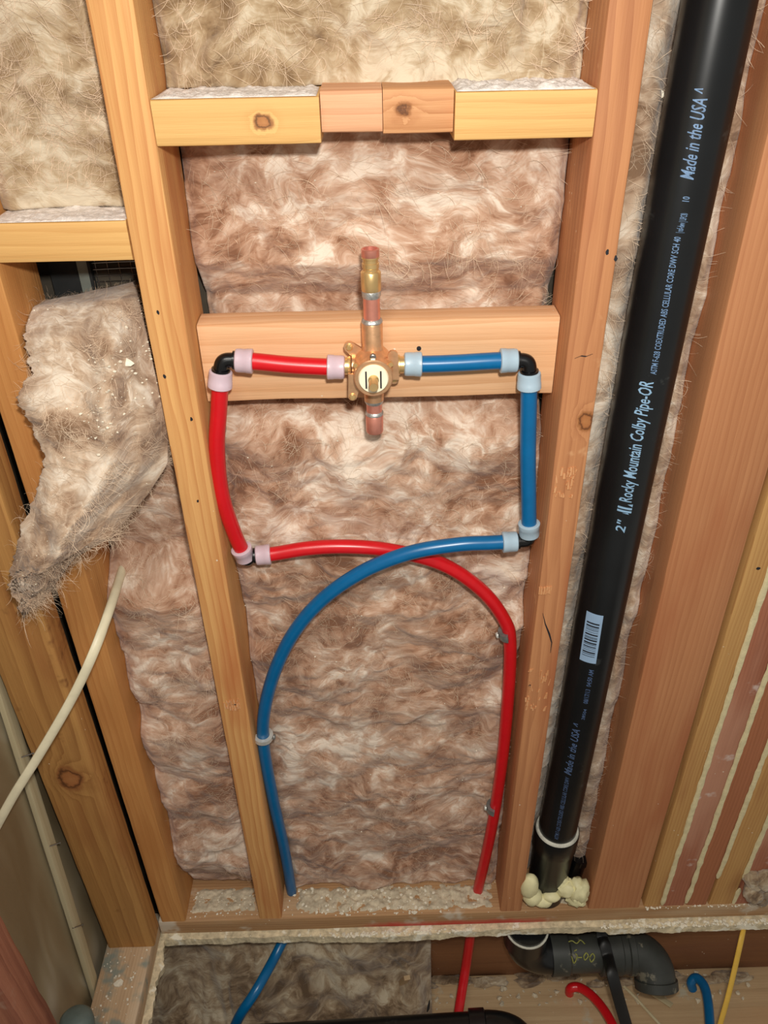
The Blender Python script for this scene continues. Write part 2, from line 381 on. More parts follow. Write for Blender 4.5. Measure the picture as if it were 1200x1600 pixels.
stud_a = timber('wall_stud', 'golden wall stud left of the shower valve, holding the red pipe elbows', -.222, -.184, 0, .089, .038, TOP, 'Z', M['stud_a'], group='wall studs')
stud_b = timber('wall_stud', 'reddish wall stud between the blue pipe and the large black pipe', .186, .222, 0, .089, .038, TOP, 'Z', M['stud_b'], group='wall studs')
stud_c = timber('wall_stud', 'tan wall stud behind the hanging insulation, meeting the corner post', -.387, -.346, 0, .089, .038, TOP, 'Z', M['stud_c'], group='wall studs')
stud_d = timber('corner_post', 'wide brown knotty post in the left corner behind the cream cable', -.466, -.3895, -.041, -.001, .038, TOP, 'Z', M['stud_d'], rad=.004, amp=.0016, group='wall studs')
stud_e = timber('wall_stud', 'wide orange stud directly right of the large black pipe', .335, .4222, 0, .089, .038, TOP, 'Z', M['stud_e'], group='wall studs')
FX = [(.4300, .459, 'fy', 'narrow yellow stud right of the dark gap, with the first glue bead'), (.4615, .4992, 'fr', 'pinkish glued stud between the first and second glue beads'),
      (.5022, .5372, 'fr2', 'rust brown glued stud between the second and third glue beads'), (.5402, .581, 'fy', 'yellow glued stud between the third and fourth glue beads'),
      (.584, .632, 'fr', 'rightmost pinkish glued stud beyond the fourth glue bead'), (.6345, .672, 'fy', 'yellowish stud at the far right frame edge beyond the glued studs')]
fstuds = []
for (a_, b_, mm, lb) in FX:
    fstuds.append(timber('glued_stud', lb, a_, b_, .001, .089, .038, TOP, 'Z', M[mm], group='row of glued studs'))
# adhesive beads along the joints
BEADS = [(0, .4602, [(.043, 1.3)]), (1, .5007, [(.047, 1.3)]), (2, .5387, [(.118, 1.3)]), (3, .5825, [(.040, .085), (.112, 1.3)])]
for (i, x, spans) in BEADS:
    for (z0, z1) in spans:
        n = max(6, int((z1-z0)/.009)); pts = []; R = []
        for j in range(n+1):
            t = j/n; z = z0+(z1-z0)*t
            pts.append((x+.0012*float(noise([[z*14, i*7, 0]])[0]), .0005, z)); R.append(max(.0012, .0042+.0012*float(noise([[z*45, i*9, 3]])[0])+.0012*float(noise([[z*160, i*9, 5]])[0]))*(.5 if j in (0, n) else 1))
        o = MB().tube(pts, R, 8, flat=(Vector((0, 1, 0)), .55)).build('adhesive_bead', M['glue'], fstuds[i]); o.parent = None
        o.parent = fstuds[i]; o.matrix_parent_inverse = Matrix.Translation(fstuds[i].location).inverted(); o['label'] = 'cream adhesive bead along the joint'

timber('stud_blocking', 'yellow horizontal block at left edge between studs, dust on top', -.345, -.2225, .0, .089, 1.145, 1.181, 'X', M['block_gold2'], 'timber block', seed=3)
timber('stud_blocking', 'golden horizontal block with round knot, top left of the bay', -.1835, -.045, -.001, .086, 1.240, 1.2765, 'X', M['block_gold'], 'timber block', seed=4)
timber('stud_blocking', 'golden horizontal block with white crumbs, top right against the reddish stud', .068, .1855, -.001, .086, 1.240, 1.2775, 'X', M['block_gold2'], 'timber block', seed=5)
timber('short_block', 'pale pink recessed short block right of the knotted golden block', -.0445, .0075, .012, .086, 1.2455, 1.2795, 'X', M['block_pink'], 'timber block', rad=.004, seed=6)
timber('short_block', 'recessed short block with dark split knot, left of the crumb-covered block', .008, .0675, .009, .086, 1.2445, 1.2800, 'X', M['block_knot'], 'timber block', rad=.004, seed=7)
board = timber('valve_board', 'pale pine board across the bay that carries the brass valve', -.1832, .1852, .040, .076, .981, 1.068, 'X', M['board'], 'board', seed=8, amp=.0012)
plate = timber('bottom_plate', 'long bottom plate under the studs with red chalk smear on its front', -.392, .74, -.0005, .091, .0, .0375, 'X', M['plate'], 'bottom plate', seed=9)
timber('side_plate', 'dirty floor plate running toward the viewer in the left corner', -.470, -.394, -.72, .004, .0, .0375, 'Y', M['plate2'], 'bottom plate', seed=10)
# left wall stud near the viewer
g = W(99, 1600, -.397, 0)
timber('side_wall_stud', 'dark red streaked stud in the bottom left frame corner', -.470, -.396, g.y-.05, g.y-.004, .038, TOP, 'Z', M['stud_g'], rad=.006, amp=.004)

# ------------------------------------------------------------------ room shell
tag(MB().box(-.62, .9, .125, .14, -.5, 1.6).build('wall_back', M['sheath'], smooth=False), kind='structure')
tag(MB().box(-.492, -.482, -.85, .12, -.3, 1.6).build('wall_left', M['poly'], smooth=False), kind='structure')
tag(MB().box(-1.2, 1.4, -1.6, .5, -.62, -.6).build('ground', M['ground'], smooth=False), kind='structure')
def ragged(x0, x1, yfun, yb, z0, z1, n):
    mb = MB(); vs = []
    xs = [x0+(x1-x0)*i/n for i in range(n+1)]
    for i, x in enumerate(xs):
        e0 = yfun(x, 0); e1 = yfun(x, 1)
        vs += [(x, e1, z1), (x, e0, z0), (x, yb, z0), (x, yb, z1)]
    fs = []
    for i in range(n):
        for k in range(4): fs.append((i*4+k, i*4+(k+1) % 4, i*4+4+(k+1) % 4, i*4+4+k))
    fs += [(0, 1, 2, 3), (n*4, n*4+3, n*4+2, n*4+1)]
    return mb.add(vs, fs)
def front_edge(x, lev):
    r = .0025*float(noise([[x*30, lev*3, 1]])[0])+.0012*float(noise([[x*150, lev*3, 2]])[0])
    lump = math.exp(-((x+.01)/.11)**2)*.006+(.004 if x > .37 else 0)
    return -.010-lump+r
tag(ragged(-.395, .80, front_edge, .124, -.019, -.0005, 300).build('floor', M['ply'], smooth=False), kind='structure')
mb = MB()
n = 150; vs = []; fs = []
for i in range(n+1):
    y = -.80+.79*i/n; e = -.383+.006*float(noise([[y*30, 3, 1]])[0])+.005*float(noise([[y*120, 3, 9]])[0])
    vs += [(-.48, y, -.019), (e-.003, y, -.019), (e, y, -.0005), (-.48, y, -.0005)]
for i in range(n):
    for kk in range(4): fs.append((i*4+kk, i*4+(kk+1) % 4, i*4+4+(kk+1) % 4, i*4+4+kk))
fs += [(3, 2, 1, 0), (n*4, n*4+1, n*4+2, n*4+3)]
tag(mb.add(vs, fs).build('floor_edge', M['ply'], smooth=False), kind='structure')

# ------------------------------------------------------------------ glass wool
def field(x, z, seed, st=(10, 17)):
    P = np.stack([x, np.full_like(x, seed), z], 1)
    wx = fbm(P*[7, 1, 9], 3); wz = fbm(P*[7, 1, 9]+31, 3)
    Q = P+np.stack([wx, 0*wx, wz], 1)*.022
    big = fbm(Q*[st[0], 1, st[1]], 2)
    puff = np.abs(fbm(Q*[22, 1, 25]+5, 2)); med = np.abs(fbm(Q*[60, 1, 66]+9, 2)); sm = fbm(Q*[150, 1, 190]+13, 2)
    return .95*big+.36*puff+.08*med+.02*sm-.15
def fibres(name, P, Nn, cnt, seed, mat, parent, lmin=.012, lmax=.04, w=.00013, lift=.0022):
    r = np.random.default_rng(int(seed)); idx = r.integers(0, len(P), cnt); mb = MB(); vs = []; fs = []
    ang = fbm(P[idx]*[9, 9, 9]+seed, 2)*3.2
    for j, i in enumerate(idx):
        p = Vector(P[i]); nn = Vector(Nn[i]).normalized(); L = r.uniform(lmin, lmax); S = 7
        t = Vector((1, 0, 0)); t = (t-nn*t.dot(nn)).normalized(); bt = nn.cross(t)
        a = ang[j]+r.normal(0, .5); cur = r.normal(0, 55); base = len(vs); ww = w*r.uniform(.6, 1.5)
        q = p+nn*r.uniform(-.001, .001); arch = r.uniform(.3, 1)*lift
        for k_ in range(S+1):
            dr = t*math.cos(a)+bt*math.sin(a); sd = (nn.cross(dr)+nn*r.uniform(-.4, .4)).normalized()
            h = q+nn*arch*math.sin(math.pi*k_/S); h.y = min(h.y, .117); wk = ww*(1-.7*abs(2*k_/S-1))
            vs += [h-sd*wk, h+sd*wk]; q = q+dr*L/S; a += cur*L/S
        for k_ in range(S): fs.append((base+2*k_, base+2*k_+1, base+2*k_+3, base+2*k_+2))
    o = mb.add(vs, fs).build(name, mat, parent, smooth=False); o['kind'] = 'stuff'; return o
def grid_mesh(name, Fr, Bk, nu, nv, mat, parent=None):
    """closed skin: front grid and back grid (nv rows x nu columns)"""
    n = nu*nv; fs = []
    iu, iv = np.meshgrid(np.arange(nu-1), np.arange(nv-1)); q = (iv*nu+iu).ravel()
    F1 = np.stack([q, q+1, q+nu+1, q+nu], 1); F2 = np.stack([q+n, q+n+nu, q+n+nu+1, q+n+1], 1)
    ring = list(range(nu))+[j*nu+nu-1 for j in range(1, nv)]+[(nv-1)*nu+i for i in range(nu-2, -1, -1)]+[j*nu for j in range(nv-2, 0, -1)]
    F3 = [(ring[(i+1) % len(ring)], ring[i], ring[i]+n, ring[(i+1) % len(ring)]+n) for i in range(len(ring))]
    me = bpy.data.meshes.new(name); me.from_pydata(np.concatenate([Fr, Bk]).tolist(), [], np.concatenate([F1, F2, np.array(F3)]).tolist()); me.update()
    return link(name, me, mat, parent, smooth=True)
def batt(name, label, x0, x1, z0, z1, yf, mat, seed, amp=.018, res=.0022, back=.118, edge=.008, cnt=2600, fmat='fibre', st=(10, 12), zed=(1, 1), group='fibreglass batts'):
    nu = int((x1-x0)/res)+1; nv = int((z1-z0)/res)+1
    U, Vv = np.meshgrid(np.linspace(x0, x1, nu), np.linspace(z0, z1, nv)); x = U.ravel(); z = Vv.ravel()
    y = np.vectorize(yf)(x, z) if not isinstance(yf, (int, float)) else np.full_like(x, yf)
    y = y-amp*field(x, z, seed, st)
    e = np.minimum(x-x0, x1-x); y = y+edge*np.exp(-(e/.007)**2)
    if zed[0]: y = y+edge*1.6*np.exp(-((z-z0)/.016)**2)
    if zed[1]: y = y+edge*1.6*np.exp(-((z1-z)/.016)**2)
    y = np.minimum(y, back-.004)
    # keep clear of the board
    Fr = np.stack([x, y, z], 1); jit = .0022*np.stack([noise(Fr*60+3), 0*x, noise(Fr*60+11)], 1)
    inn = np.clip(np.minimum(np.minimum(x-x0, x1-x), np.minimum(z-z0, z1-z))/.01, 0, 1)[:, None]
    Fr = Fr+jit*inn; Bk = np.stack([x, np.full_like(x, back), z], 1)
    root = grid_mesh(name, Fr, Bk, nu, nv, mat); tag(root, label, 'insulation', group)
    me = root.data; nn = np.empty(len(me.vertices)*3); me.vertices.foreach_get('normal', nn); nn = nn.reshape(-1, 3)[:len(Fr)]
    sel = (inn[:, 0] > .99)
    if cnt: fibres('loose_fibres', Fr[sel], nn[sel], cnt, seed+3, M[fmat], root)
    return root
def centre_y(x, z):
    y = .060+.012*max(0, (z-.95)/.3)-.012*max(0, .7-z)
    d = max(0, .972-z, z-1.077)          # squeezed flat behind the valve board
    return max(y, .104-.9*d) if d < .05 else y
mid_batt = batt('insulation_batt', 'pinkish brown fibreglass filling the bay behind the valve and pipes', -.1835, .1855, .040, 1.2385, centre_y, M['fl_mid'], 5.3, amp=.015, cnt=9000, zed=(0, 0))
batt('insulation_batt', 'beige fibreglass at the top above the knotted block row', -.1835, .1855, 1.2775, 1.46, .058, M['fl_top'], 12.1, amp=.018, cnt=1800, st=(12, 11), zed=(0, 0))
batt('insulation_batt', 'beige fibreglass in the top left frame corner above the yellow block', -.3455, -.2225, 1.183, 1.46, .045, M['fl_top'], 21.7, amp=.018, cnt=1500, st=(9, 9), zed=(0, 0))
batt('insulation_batt', 'grey brown fibreglass strip behind the large black pipe', .2225, .3345, .040, 1.46, lambda x, z: .050+.030*math.exp(-((x-.272-.0136*z)/.030)**4), M['fl_side'], 33.3, amp=.010, cnt=3500)
def left_y(x, z):
    return .026+.05*max(0, min(1, (z-.715)/.05))+.03*max(0, min(1, (.16-z)/.1))
batt('insulation_batt', 'lower fibreglass batt between the tan stud and the golden stud', -.3455, -.2225, .048, .96, left_y, M['fl_mid'], 44.9, amp=.016, cnt=3200)

# folded batt hanging out of the left bay over the corner post
ROWS = [(72, 470, 207, 440, .085, .085), (44, 480, 216, 466, .05, .055), (37, 530, 228, 520, .0, .03), (50, 578, 240, 575, -.012, .022), (26, 622, 252, 625, -.035, .016), (48, 664, 262, 675, -.045, .012),
        (70, 712, 262, 725, -.055, .008), (60, 760, 232, 772, -.062, -.005), (34, 825, 194, 815, -.074, -.030), (17, 890, 172, 842, -.082, -.050), (16, 922, 118, 868, -.084, -.066), (36, 960, 64, 936, -.084, -.078)]
def flap():
    nu, nv = 130, 230; R = np.array(ROWS, float); t = np.linspace(0, len(R)-1, nv); L = np.empty((nv, 6))
    for c in range(6): L[:, c] = np.interp(t, np.arange(len(R)), R[:, c])
    ker = np.exp(-np.linspace(-2, 2, 9)**2); ker /= ker.sum()
    Ls = np.stack([np.convolve(np.pad(L[:, c], 4, mode='edge'), ker, 'valid') for c in range(6)], 1)
    Fr = np.empty((nv, nu, 3)); Bk = np.empty((nv, nu, 3)); u = np.linspace(0, 1, nu)
    ii = np.arange(nu); hang = 14*noise(np.stack([ii*.12, 0*ii+7., 0*ii+3.], 1))+10*noise(np.stack([ii*.5, 0*ii+9., 0*ii+3.], 1))
    for j in range(nv):
        xl, yl, xr, yr, Yl, Yr = Ls[j]; rag = 7*float(noise([[j*.13, 1, 2]])[0])+5*float(noise([[j*.5, 4, 2]])[0])
        v = j/(nv-1)
        for i in range(nu):
            uu = u[i]; px = xl+rag*(1-uu)+(xr-xl)*uu; py = yl+(yr-yl)*uu+hang[i]*max(0, (v-.8)/.2)
            bul = min(1, 4*uu*(1-uu)*1.6)*min(1, (1-v)*7+.15)*min(1, v*9+.05)
            Y = Yl+(Yr-Yl)*uu**1.3
            # big diagonal fold
            fold = .018*math.exp(-((uu-.62+.35*(v-.35))/.13)**2)*min(1, v*5)*(1 if v < .75 else max(0, (1-v)*4))
            f_ = W(px, py, Y-.012*bul-fold); b_ = W(px, py, Y+.022*bul+.002)
            for q in (f_, b_):
                q.x = min(q.x, -.2235)
                if q.y > -.003: q.x = max(q.x, -.3452)
            Fr[j, i] = f_; Bk[j, i] = b_
            Bk[j, i, 0] = Fr[j, i, 0]; Bk[j, i, 2] = Fr[j, i, 2]-.010*bul
    P = Fr.reshape(-1, 3); h = field(P[:, 0], P[:, 2]-P[:, 1]*.5, 55.5, (10, 15))
    uu = np.tile(u, nv); vv = np.repeat(np.linspace(0, 1, nv), nu); w = np.clip(np.minimum(np.minimum(uu, 1-uu)*8, np.minimum(vv*12, (1-vv)*12)), 0, 1)
    lay = np.sin((P[:, 2]+.35*P[:, 1])*520+6*noise(P*[9, 1, 30]))*.0012*np.clip(1-(vv-.02)/.16, 0, 1)
    P[:, 1] -= (.016*h)*w+lay; P[:, 2] += .006*h*w*np.clip((.3-vv)/.2, 0, 1)
    P[:, 0] = np.where(P[:, 1] > -.001, np.minimum(P[:, 0], -.2235), P[:, 0])
    B = Bk.reshape(-1, 3); B[:, 1] = np.maximum(B[:, 1], P[:, 1]+.002)
    root = grid_mesh('insulation_batt', P, B, nu, nv, M['fl_side']); tag(root, 'folded fibreglass batt hanging out over the corner post, dotted with plaster', 'insulation', 'fibreglass batts')
    me = root.data; nn = np.empty(len(me.vertices)*3); me.vertices.foreach_get('normal', nn); nn = nn.reshape(-1, 3)[:len(P)]
    fibres('loose_fibres', P, nn, 3500, 77, M['fibre'], root, lift=.003)
    er = (w < .3); fibres('loose_fibres', P[er], nn[er], 1500, 78, M['fibre'], root, lmin=.008, lmax=.022, lift=.006)
    return P, nn
FP, FN = flap()
# fallen batt under the floor
def under():
    nu, nv = 230, 120; P = np.empty((nv, nu, 3)); xs = np.linspace(-.465, .075, nu)
    for j in range(nv):
        v = j/(nv-1)
        for i, x in enumerate(xs): P[j, i] = (x, .052-.21*v**1.2, -.028-.30*math.sin(min(1, v*1.15)*math.pi/2)**1.2)
    P = P.reshape(-1, 3); h = field(P[:, 0], P[:, 2]-P[:, 1], 66.1, (9, 9)); vv = np.repeat(np.linspace(0, 1, nv), nu)
    uu = np.tile(np.linspace(0, 1, nu), nv)
    P[:, 1] -= .026*h*np.clip(vv*6, 0, 1); P[:, 2] += .020*h*np.clip(vv*4, 0, 1)-.10*np.clip((uu-.82)/.18, 0, 1)**2
    B = P.copy(); B[:, 1] += .03; B[:, 2] -= .05
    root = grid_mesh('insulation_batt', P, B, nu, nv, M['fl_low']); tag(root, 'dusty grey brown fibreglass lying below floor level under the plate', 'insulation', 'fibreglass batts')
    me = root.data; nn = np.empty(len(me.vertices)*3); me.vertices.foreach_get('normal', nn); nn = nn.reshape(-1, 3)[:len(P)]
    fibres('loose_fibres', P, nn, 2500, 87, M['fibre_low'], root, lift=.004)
    return P
UP = under()
# tuft at the foot of the glued studs
mb = MB(); c = W(1192, 1388, -.012)
for j in range(16): mb.blob((c.x+random.uniform(-.02, .02), c.y+random.uniform(-.004, .014), c.z+random.uniform(-.028, .03)), random.uniform(.010, .017), j, .12, 3)
tag(mb.build('insulation_tuft', M['fl_low']), 'grey fibreglass tuft at the foot of the rightmost glued studs', 'insulation')

# ------------------------------------------------------------------ PEX water lines
RP = .0087
def ring_part(c, ax, mat, parent, L=.018, r=.0126):
    c = Vector(c); ax = Vector(ax).normalized()
    pr = [(-L/2, r-.0012), (-L/2+.0008, r), (-L*.12, r-.0003), (-L*.10, r-.0006), (L/2-.0035, r-.0006), (L/2-.001, r-.0010), (L/2, r-.0024), (L/2, RP)]
    o = MB().lathe(c, ax, [(-L/2, RP)]+pr, 28).build('expansion_ring', mat, parent); return o
def pex(name, label, pts, col, rings, rc, n=10, group=None):
    """pts world points; rings: list of (index of end: 0 or -1)"""
    sp = spline(pts, n); o = MB().tube(sp, RP, 20).build(name, M[col], None); tag(o, label, 'water pipe', group)
    for e in rings:
        if e == 0: c = sp[0]; a = sp[0]-sp[2]
        else: c = sp[-1]; a = sp[-1]-sp[-3]
        a = a.normalized(); r_ = ring_part(c-a*.0085, a, M[rc], None); r_.parent = o
        r_['label'] = 'pale translucent expansion ring'
    return sp
def elbow(label, p0, d0, p1, d1, group='black elbow fittings'):
    """barbed elbow from pipe end p0 (heading d0) to pipe end p1 (arriving with heading d1)"""
    p0, d0, p1, d1 = map(Vector, (p0, d0, p1, d1)); d0.normalize(); d1.normalize()
    k_ = (p1-p0).length*.62; q = []
    for i in range(17):
        t = i/16; q.append((1-t)**3*p0+3*(1-t)**2*t*(p0+d0*k_)+3*(1-t)*t*t*(p1-d1*k_)+t**3*p1)
    mb = MB().tube(q, .0076, 20)
    root = mb.build('pipe_elbow', M['black']); tag(root, label, 'pipe fitting', group)
    for (p, d) in ((p0, d0), (p1, -d1)):
        o = MB().lathe(p+d*.0002, d, [(0, .0076), (.0003, .0095), (.0025, .0095), (.003, .0076)], 20).build('stop_collar', M['black'], None); o.parent = root
    return root
YV = .016                                   # axis of the valve's side ports
VC = W(583, 571, YV)                        # valve centre
# red
rh = pex('red_water_pipe', 'short red pipe running level from valve to upper left elbow', [W(538, 574, YV), W(500, 573, YV), W(450, 570, YV), W(400, 565, YV), W(368, 563, YV)], 'red', (0, -1), 'ring_r', group='red plastic water pipes')
rv = pex('red_water_pipe', 'bowed red upright pipe beside the golden stud', [W(345, 580, .014), W(342, 640, .014), W(339, 700, .015), W(346, 770, .018), W(365, 830, .024), W(384, 872, .030)], 'red', (0, -1), 'ring_r', group='red plastic water pipes')
yp = [(400, 868, .030), (430, 865, .032), (480, 857, .034), (540, 854, .035), (610, 860, .036), (690, 881, .037), (750, 920, .037), (786, 965, .037), (797, 1005, .036), (793, 1100, .036), (783, 1200, .036), (767, 1300, .036), (748, 1385, .038)]
def clampx(q, lo=-.1755, hi=.1775): q.x = max(lo, min(hi, q.x)); return q
rl_pts = [clampx(W(*a)) for a in yp]+[Vector((.1505, .039, .02)), Vector((.147, .036, -.06)), W(728, 1510, .02), W(717, 1578, -.03), W(708, 1640, -.05)]
rl = pex('red_water_pipe', 'long red pipe arching under the blue one down to the floor', rl_pts, 'red', (0,), 'ring_r', group='red plastic water pipes')
# blue
bh = pex('blue_water_pipe', 'short blue pipe running level from valve to upper right elbow', [W(632, 569, YV), W(670, 569, YV), W(720, 567, YV), W(770, 564, YV), W(808, 563, YV)], 'blue', (0, -1), 'ring_b', group='blue plastic water pipes')
bv = pex('blue_water_pipe', 'straight blue upright pipe beside the reddish stud', [W(827, 582, .014), W(826, 640, .014), W(825, 710, .014), W(826, 780, .014), W(827, 836, .014)], 'blue', (0, -1), 'ring_b', group='blue plastic water pipes')
yb = [(808, 846, .014), (770, 848, .014), (715, 851, .014), (640, 864, .014), (565, 894, .015), (500, 940, .017), (452, 1000, .020), (421, 1075, .022), (411, 1150, .024), (422, 1240, .030), (443, 1320, .038), (455, 1388, .046)]
bl_pts = [clampx(W(*a)) for a in yb]+[Vector((-.1725, .049, .018)), Vector((-.180, .035, -.045)), W(432, 1490, .0), W(400, 1548, -.06), W(372, 1592, -.085), W(350, 1650, -.10)]
bl = pex('blue_water_pipe', 'long blue pipe arching over the red one down to the floor', bl_pts, 'blue', (0,), 'ring_b', group='blue plastic water pipes')
elbow('black elbow fitting at the top left between red pipes', rh[-1], rh[-1]-rh[-3], rv[0], rv[2]-rv[0])
elbow('black elbow fitting at the lower left between red pipes', rv[-1], rv[-1]-rv[-3], rl[0], rl[2]-rl[0])
elbow('black elbow fitting at the top right between blue pipes', bh[-1], bh[-1]-bh[-3], bv[0], bv[2]-bv[0])
elbow('black elbow fitting at the lower right between blue pipes', bv[-1], bv[-1]-bv[-3], bl[0], bl[2]-bl[0])
# pipe clamps
def clamp(label, c, ax, side, mats=('dull_steel', 'steel'), w=.010, arc=(105, 265)):
    """half clamp round a pipe; side = +1 nailed to a stud on the right, -1 on the left"""
    c = Vector(c); ax = Vector(ax).normalized(); out = Vector((0, -1, 0)); out = (out-ax*out.dot(ax)).normalized(); sd = ax.cross(out)
    if sd.x*side < 0: sd = -sd
    root = empty('pipe_clamp', c); tag(root, label, 'pipe clamp', 'pipe clamps'); R0, R1 = RP+.0003, RP+.0055; vs = []; fs = []; n = 18
    for i in range(n+1):
        a = math.radians(arc[0]+(arc[1]-arc[0])*i/n)
        dr = sd*math.cos(a)+out*math.sin(a)
        for (rr, hh) in ((R0, -w/2), (R1, -w/2), (R1, w/2), (R0, w/2)): vs.append(c+dr*rr+ax*hh)
    for i in range(n):
        for q in range(4): fs.append((i*4+q, i*4+(q+1) % 4, i*4+4+(q+1) % 4, i*4+4+q))
    fs += [(0, 1, 2, 3), (n*4+3, n*4+2, n*4+1, n*4)]
    MB().add(vs, fs).build('strap', M[mats[0]], root)
    e = c-sd*(R1+.0005)
    MB().lathe(e+out*.001, -sd, [(0, .0042), (.0015, .0042), (.003, .003), (.0032, .001)], 14).build('nail_head', M[mats[1]], root)
def near(sp, px, py, Y):
    t = W(px, py, Y); i = min(range(2, len(sp)-2), key=lambda j: (sp[j]-t).length); return sp[i], sp[i+1]-sp[i-1]
clamp('grey clamp holding the red pipe just below its bend', *near(rl, 797, 990, .036), 1, ('dull_steel', 'bright'))
clamp('grey clamp holding the red pipe near the bottom plate', *near(rl, 771, 1262, .036), 1, ('dull_steel', 'bright'))
clamp('bright metal clamp holding the long blue pipe to the stud', *near(bl, 412, 1152, .024), -1, ('bright', 'dull_steel'), .007, (0, 265))
cc = W(357, 668, .045); root = empty('pipe_clamp', cc); tag(root, 'grey metal clamp behind the bowed red upright pipe', 'pipe clamp', 'pipe clamps')
MB().lathe((-.1835, cc.y, cc.z), (1, -.25, 0), [(0, .010), (.010, .010), (.0125, .008), (.0127, .003)], 18).build('cup', M['dull_steel'], root)
MB().tube([(-.183, cc.y, cc.z-.012), (-.178, cc.y-.003, cc.z-.004), (-.1745, cc.y-.004, cc.z)], .002, 8).build('tab', M['steel'], root)

# ------------------------------------------------------------------ brass mixing valve
vx, vz = VC.x, VC.z
valve = empty('mixing_valve', (vx, .040, vz)); tag(valve, 'brass shower valve with cream cartridge face in the middle of the board', 'valve')
body = MB()
body.lathe((vx, YV, vz), (0, -1, 0), [(-.022, .010), (-.020, .016), (-.010, .0195), (.004, .0205), (.014, .0195), (.020, .0185), (.028, .0185), (.0285, .0170), (.0285, .012)], 36)
body.lathe((vx, YV, vz-.012), (0, 0, 1), [(-.012, .012), (.0, .0135), (.020, .0140), (.030, .0112), (.034, .0104), (.0565, .0104), (.058, .0098)], 28)
body.lathe((vx, YV, vz), (0, 0, -1), [(0, .013), (.018, .0125), (.026, .0104), (.038, .0102), (.0385, .0094)], 28)
body.lathe((vx+.002, YV, vz), (-1, 0, 0), [(0, .0125), (.014, .0118), (.020, .0100), (.0232, .0100)], 28)
body.lathe((vx-.002, YV, vz), (1, 0, 0), [(0, .0125), (.014, .0118), (.020, .0100), (.0232, .0100)], 28)
body = body.build('body', M['brass'], valve)
for s_, xe in ((-1, W(540, 574, YV).x), (1, W(630, 570, YV).x)):
    xs = vx+s_*.0225
    MB().lathe((xs, YV, vz), (s_, 0, 0), [(0, .0098), (.0005, .0102), (abs(xe-xs)*.55, .0102), (abs(xe-xs)*.6, .0086), (abs(xe-xs)+.004, .0086)], 6 if False else 24).build('inlet_port', M['brass_y'], valve)
zt = vz+.0455
MB().lathe((vx, YV, zt), (0, 0, 1), [(0, .0101), (.0012, .0106), (.0030, .0100), (.0042, .0086)], 24).build('solder_joint', M['solder'], valve)
MB().lathe((vx, YV, zt+.003), (0, 0, 1), [(0, .0082), (.026, .0082)], 24).build('copper_tube', M['copper'], valve)
z2 = zt+.029
MB().lathe((vx, YV, z2-.004), (0, 0, 1), [(0, .0084), (.002, .0091), (.0065, .0093), (.008, .0088)], 24).build('solder_joint', M['solder'], valve)
ad = MB().lathe((vx, YV, z2+.003), (0, 0, 1), [(0, .0092), (.001, .0097), (.0175, .0097), (.0185, .0090), (.0195, .0076), (.0215, .0076), (.0222, .0082), (.0262, .0082), (.0268, .0074), (.0300, .0074), (.0306, .0084), (.0325, .0084)], 26).build('brass_adapter', M['brass_y'], valve)
MB().lathe((vx, YV, z2+.0350), (0, 0, 1), [(0, .0082), (.0005, .0086), (.0072, .0086), (.0076, .0080), (.0076, .0066), (.0010, .0064), (.0008, .002)], 26).build('copper_end', M['copper'], valve)
zb = vz-.0385
MB().lathe((vx, YV, zb+.001), (0, 0, -1), [(0, .0098), (.002, .0100), (.0045, .0085)], 24).build('solder_joint', M['solder'], valve)
MB().lathe((vx, YV, zb-.003), (0, 0, -1), [(0, .0081), (.014, .0081)], 24).build('copper_tube', M['copper'], valve)
MB().lathe((vx, YV, zb-.0125), (0, 0, -1), [(0, .0084), (.0012, .0094), (.0035, .0096), (.0045, .0088)], 24).build('solder_joint', M['solder'], valve)
MB().lathe((vx, YV, zb-.0165), (0, 0, -1), [(0, .0086), (.001, .0092), (.0190, .0092), (.0205, .0086), (.0207, .004)], 26).build('copper_cap', M['copper'], valve)
# bonnet, cartridge face, stem
yf = YV-.0285
bon = MB().lathe((vx, yf+.006, vz), (0, -1, 0), [(0, .0180), (.001, .0192), (.0085, .0192), (.0095, .0182), (.0095, .0156)], 36).build('bonnet_ring', M['brass'], valve)
face = MB().lathe((vx, yf, vz), (0, -1, 0), [(0, .0150), (.0045, .0150), (.0060, .0138), (.0060, .002)], 36).build('cartridge_face', M['cream'], valve)
for s_ in (-1, 1):
    MB().box(vx+s_*.0072-.0008, vx+s_*.0072+.0008, yf-.0068, yf-.0050, vz-.009, vz+.009).build('slot', M['ink'], face)
MB().lathe((vx, yf-.004, vz), (0, -1, 0), [(0, .0052), (.004, .0052), (.005, .0046), (.019, .0046), (.020, .0040), (.020, .001)], 20).build('stem', M['brass_y'], valve)
MB().lathe((vx, yf+.004, vz+.0205), (0, -1, 0), [(0, .0034), (.004, .0034), (.0046, .0026)], 6).build('set_screw', M['steel'], valve)
for a in (35, 145):
    q = math.radians(a); MB().box(-.003, .003, -.002, .002, -.002, .002).build('bonnet_notch', M['brass_y'], valve, False).matrix_basis = Matrix.Translation((vx+.0200*math.cos(q), yf+.003, vz+.0200*math.sin(q))) @ Matrix.Rotation(-q, 4, 'Y')
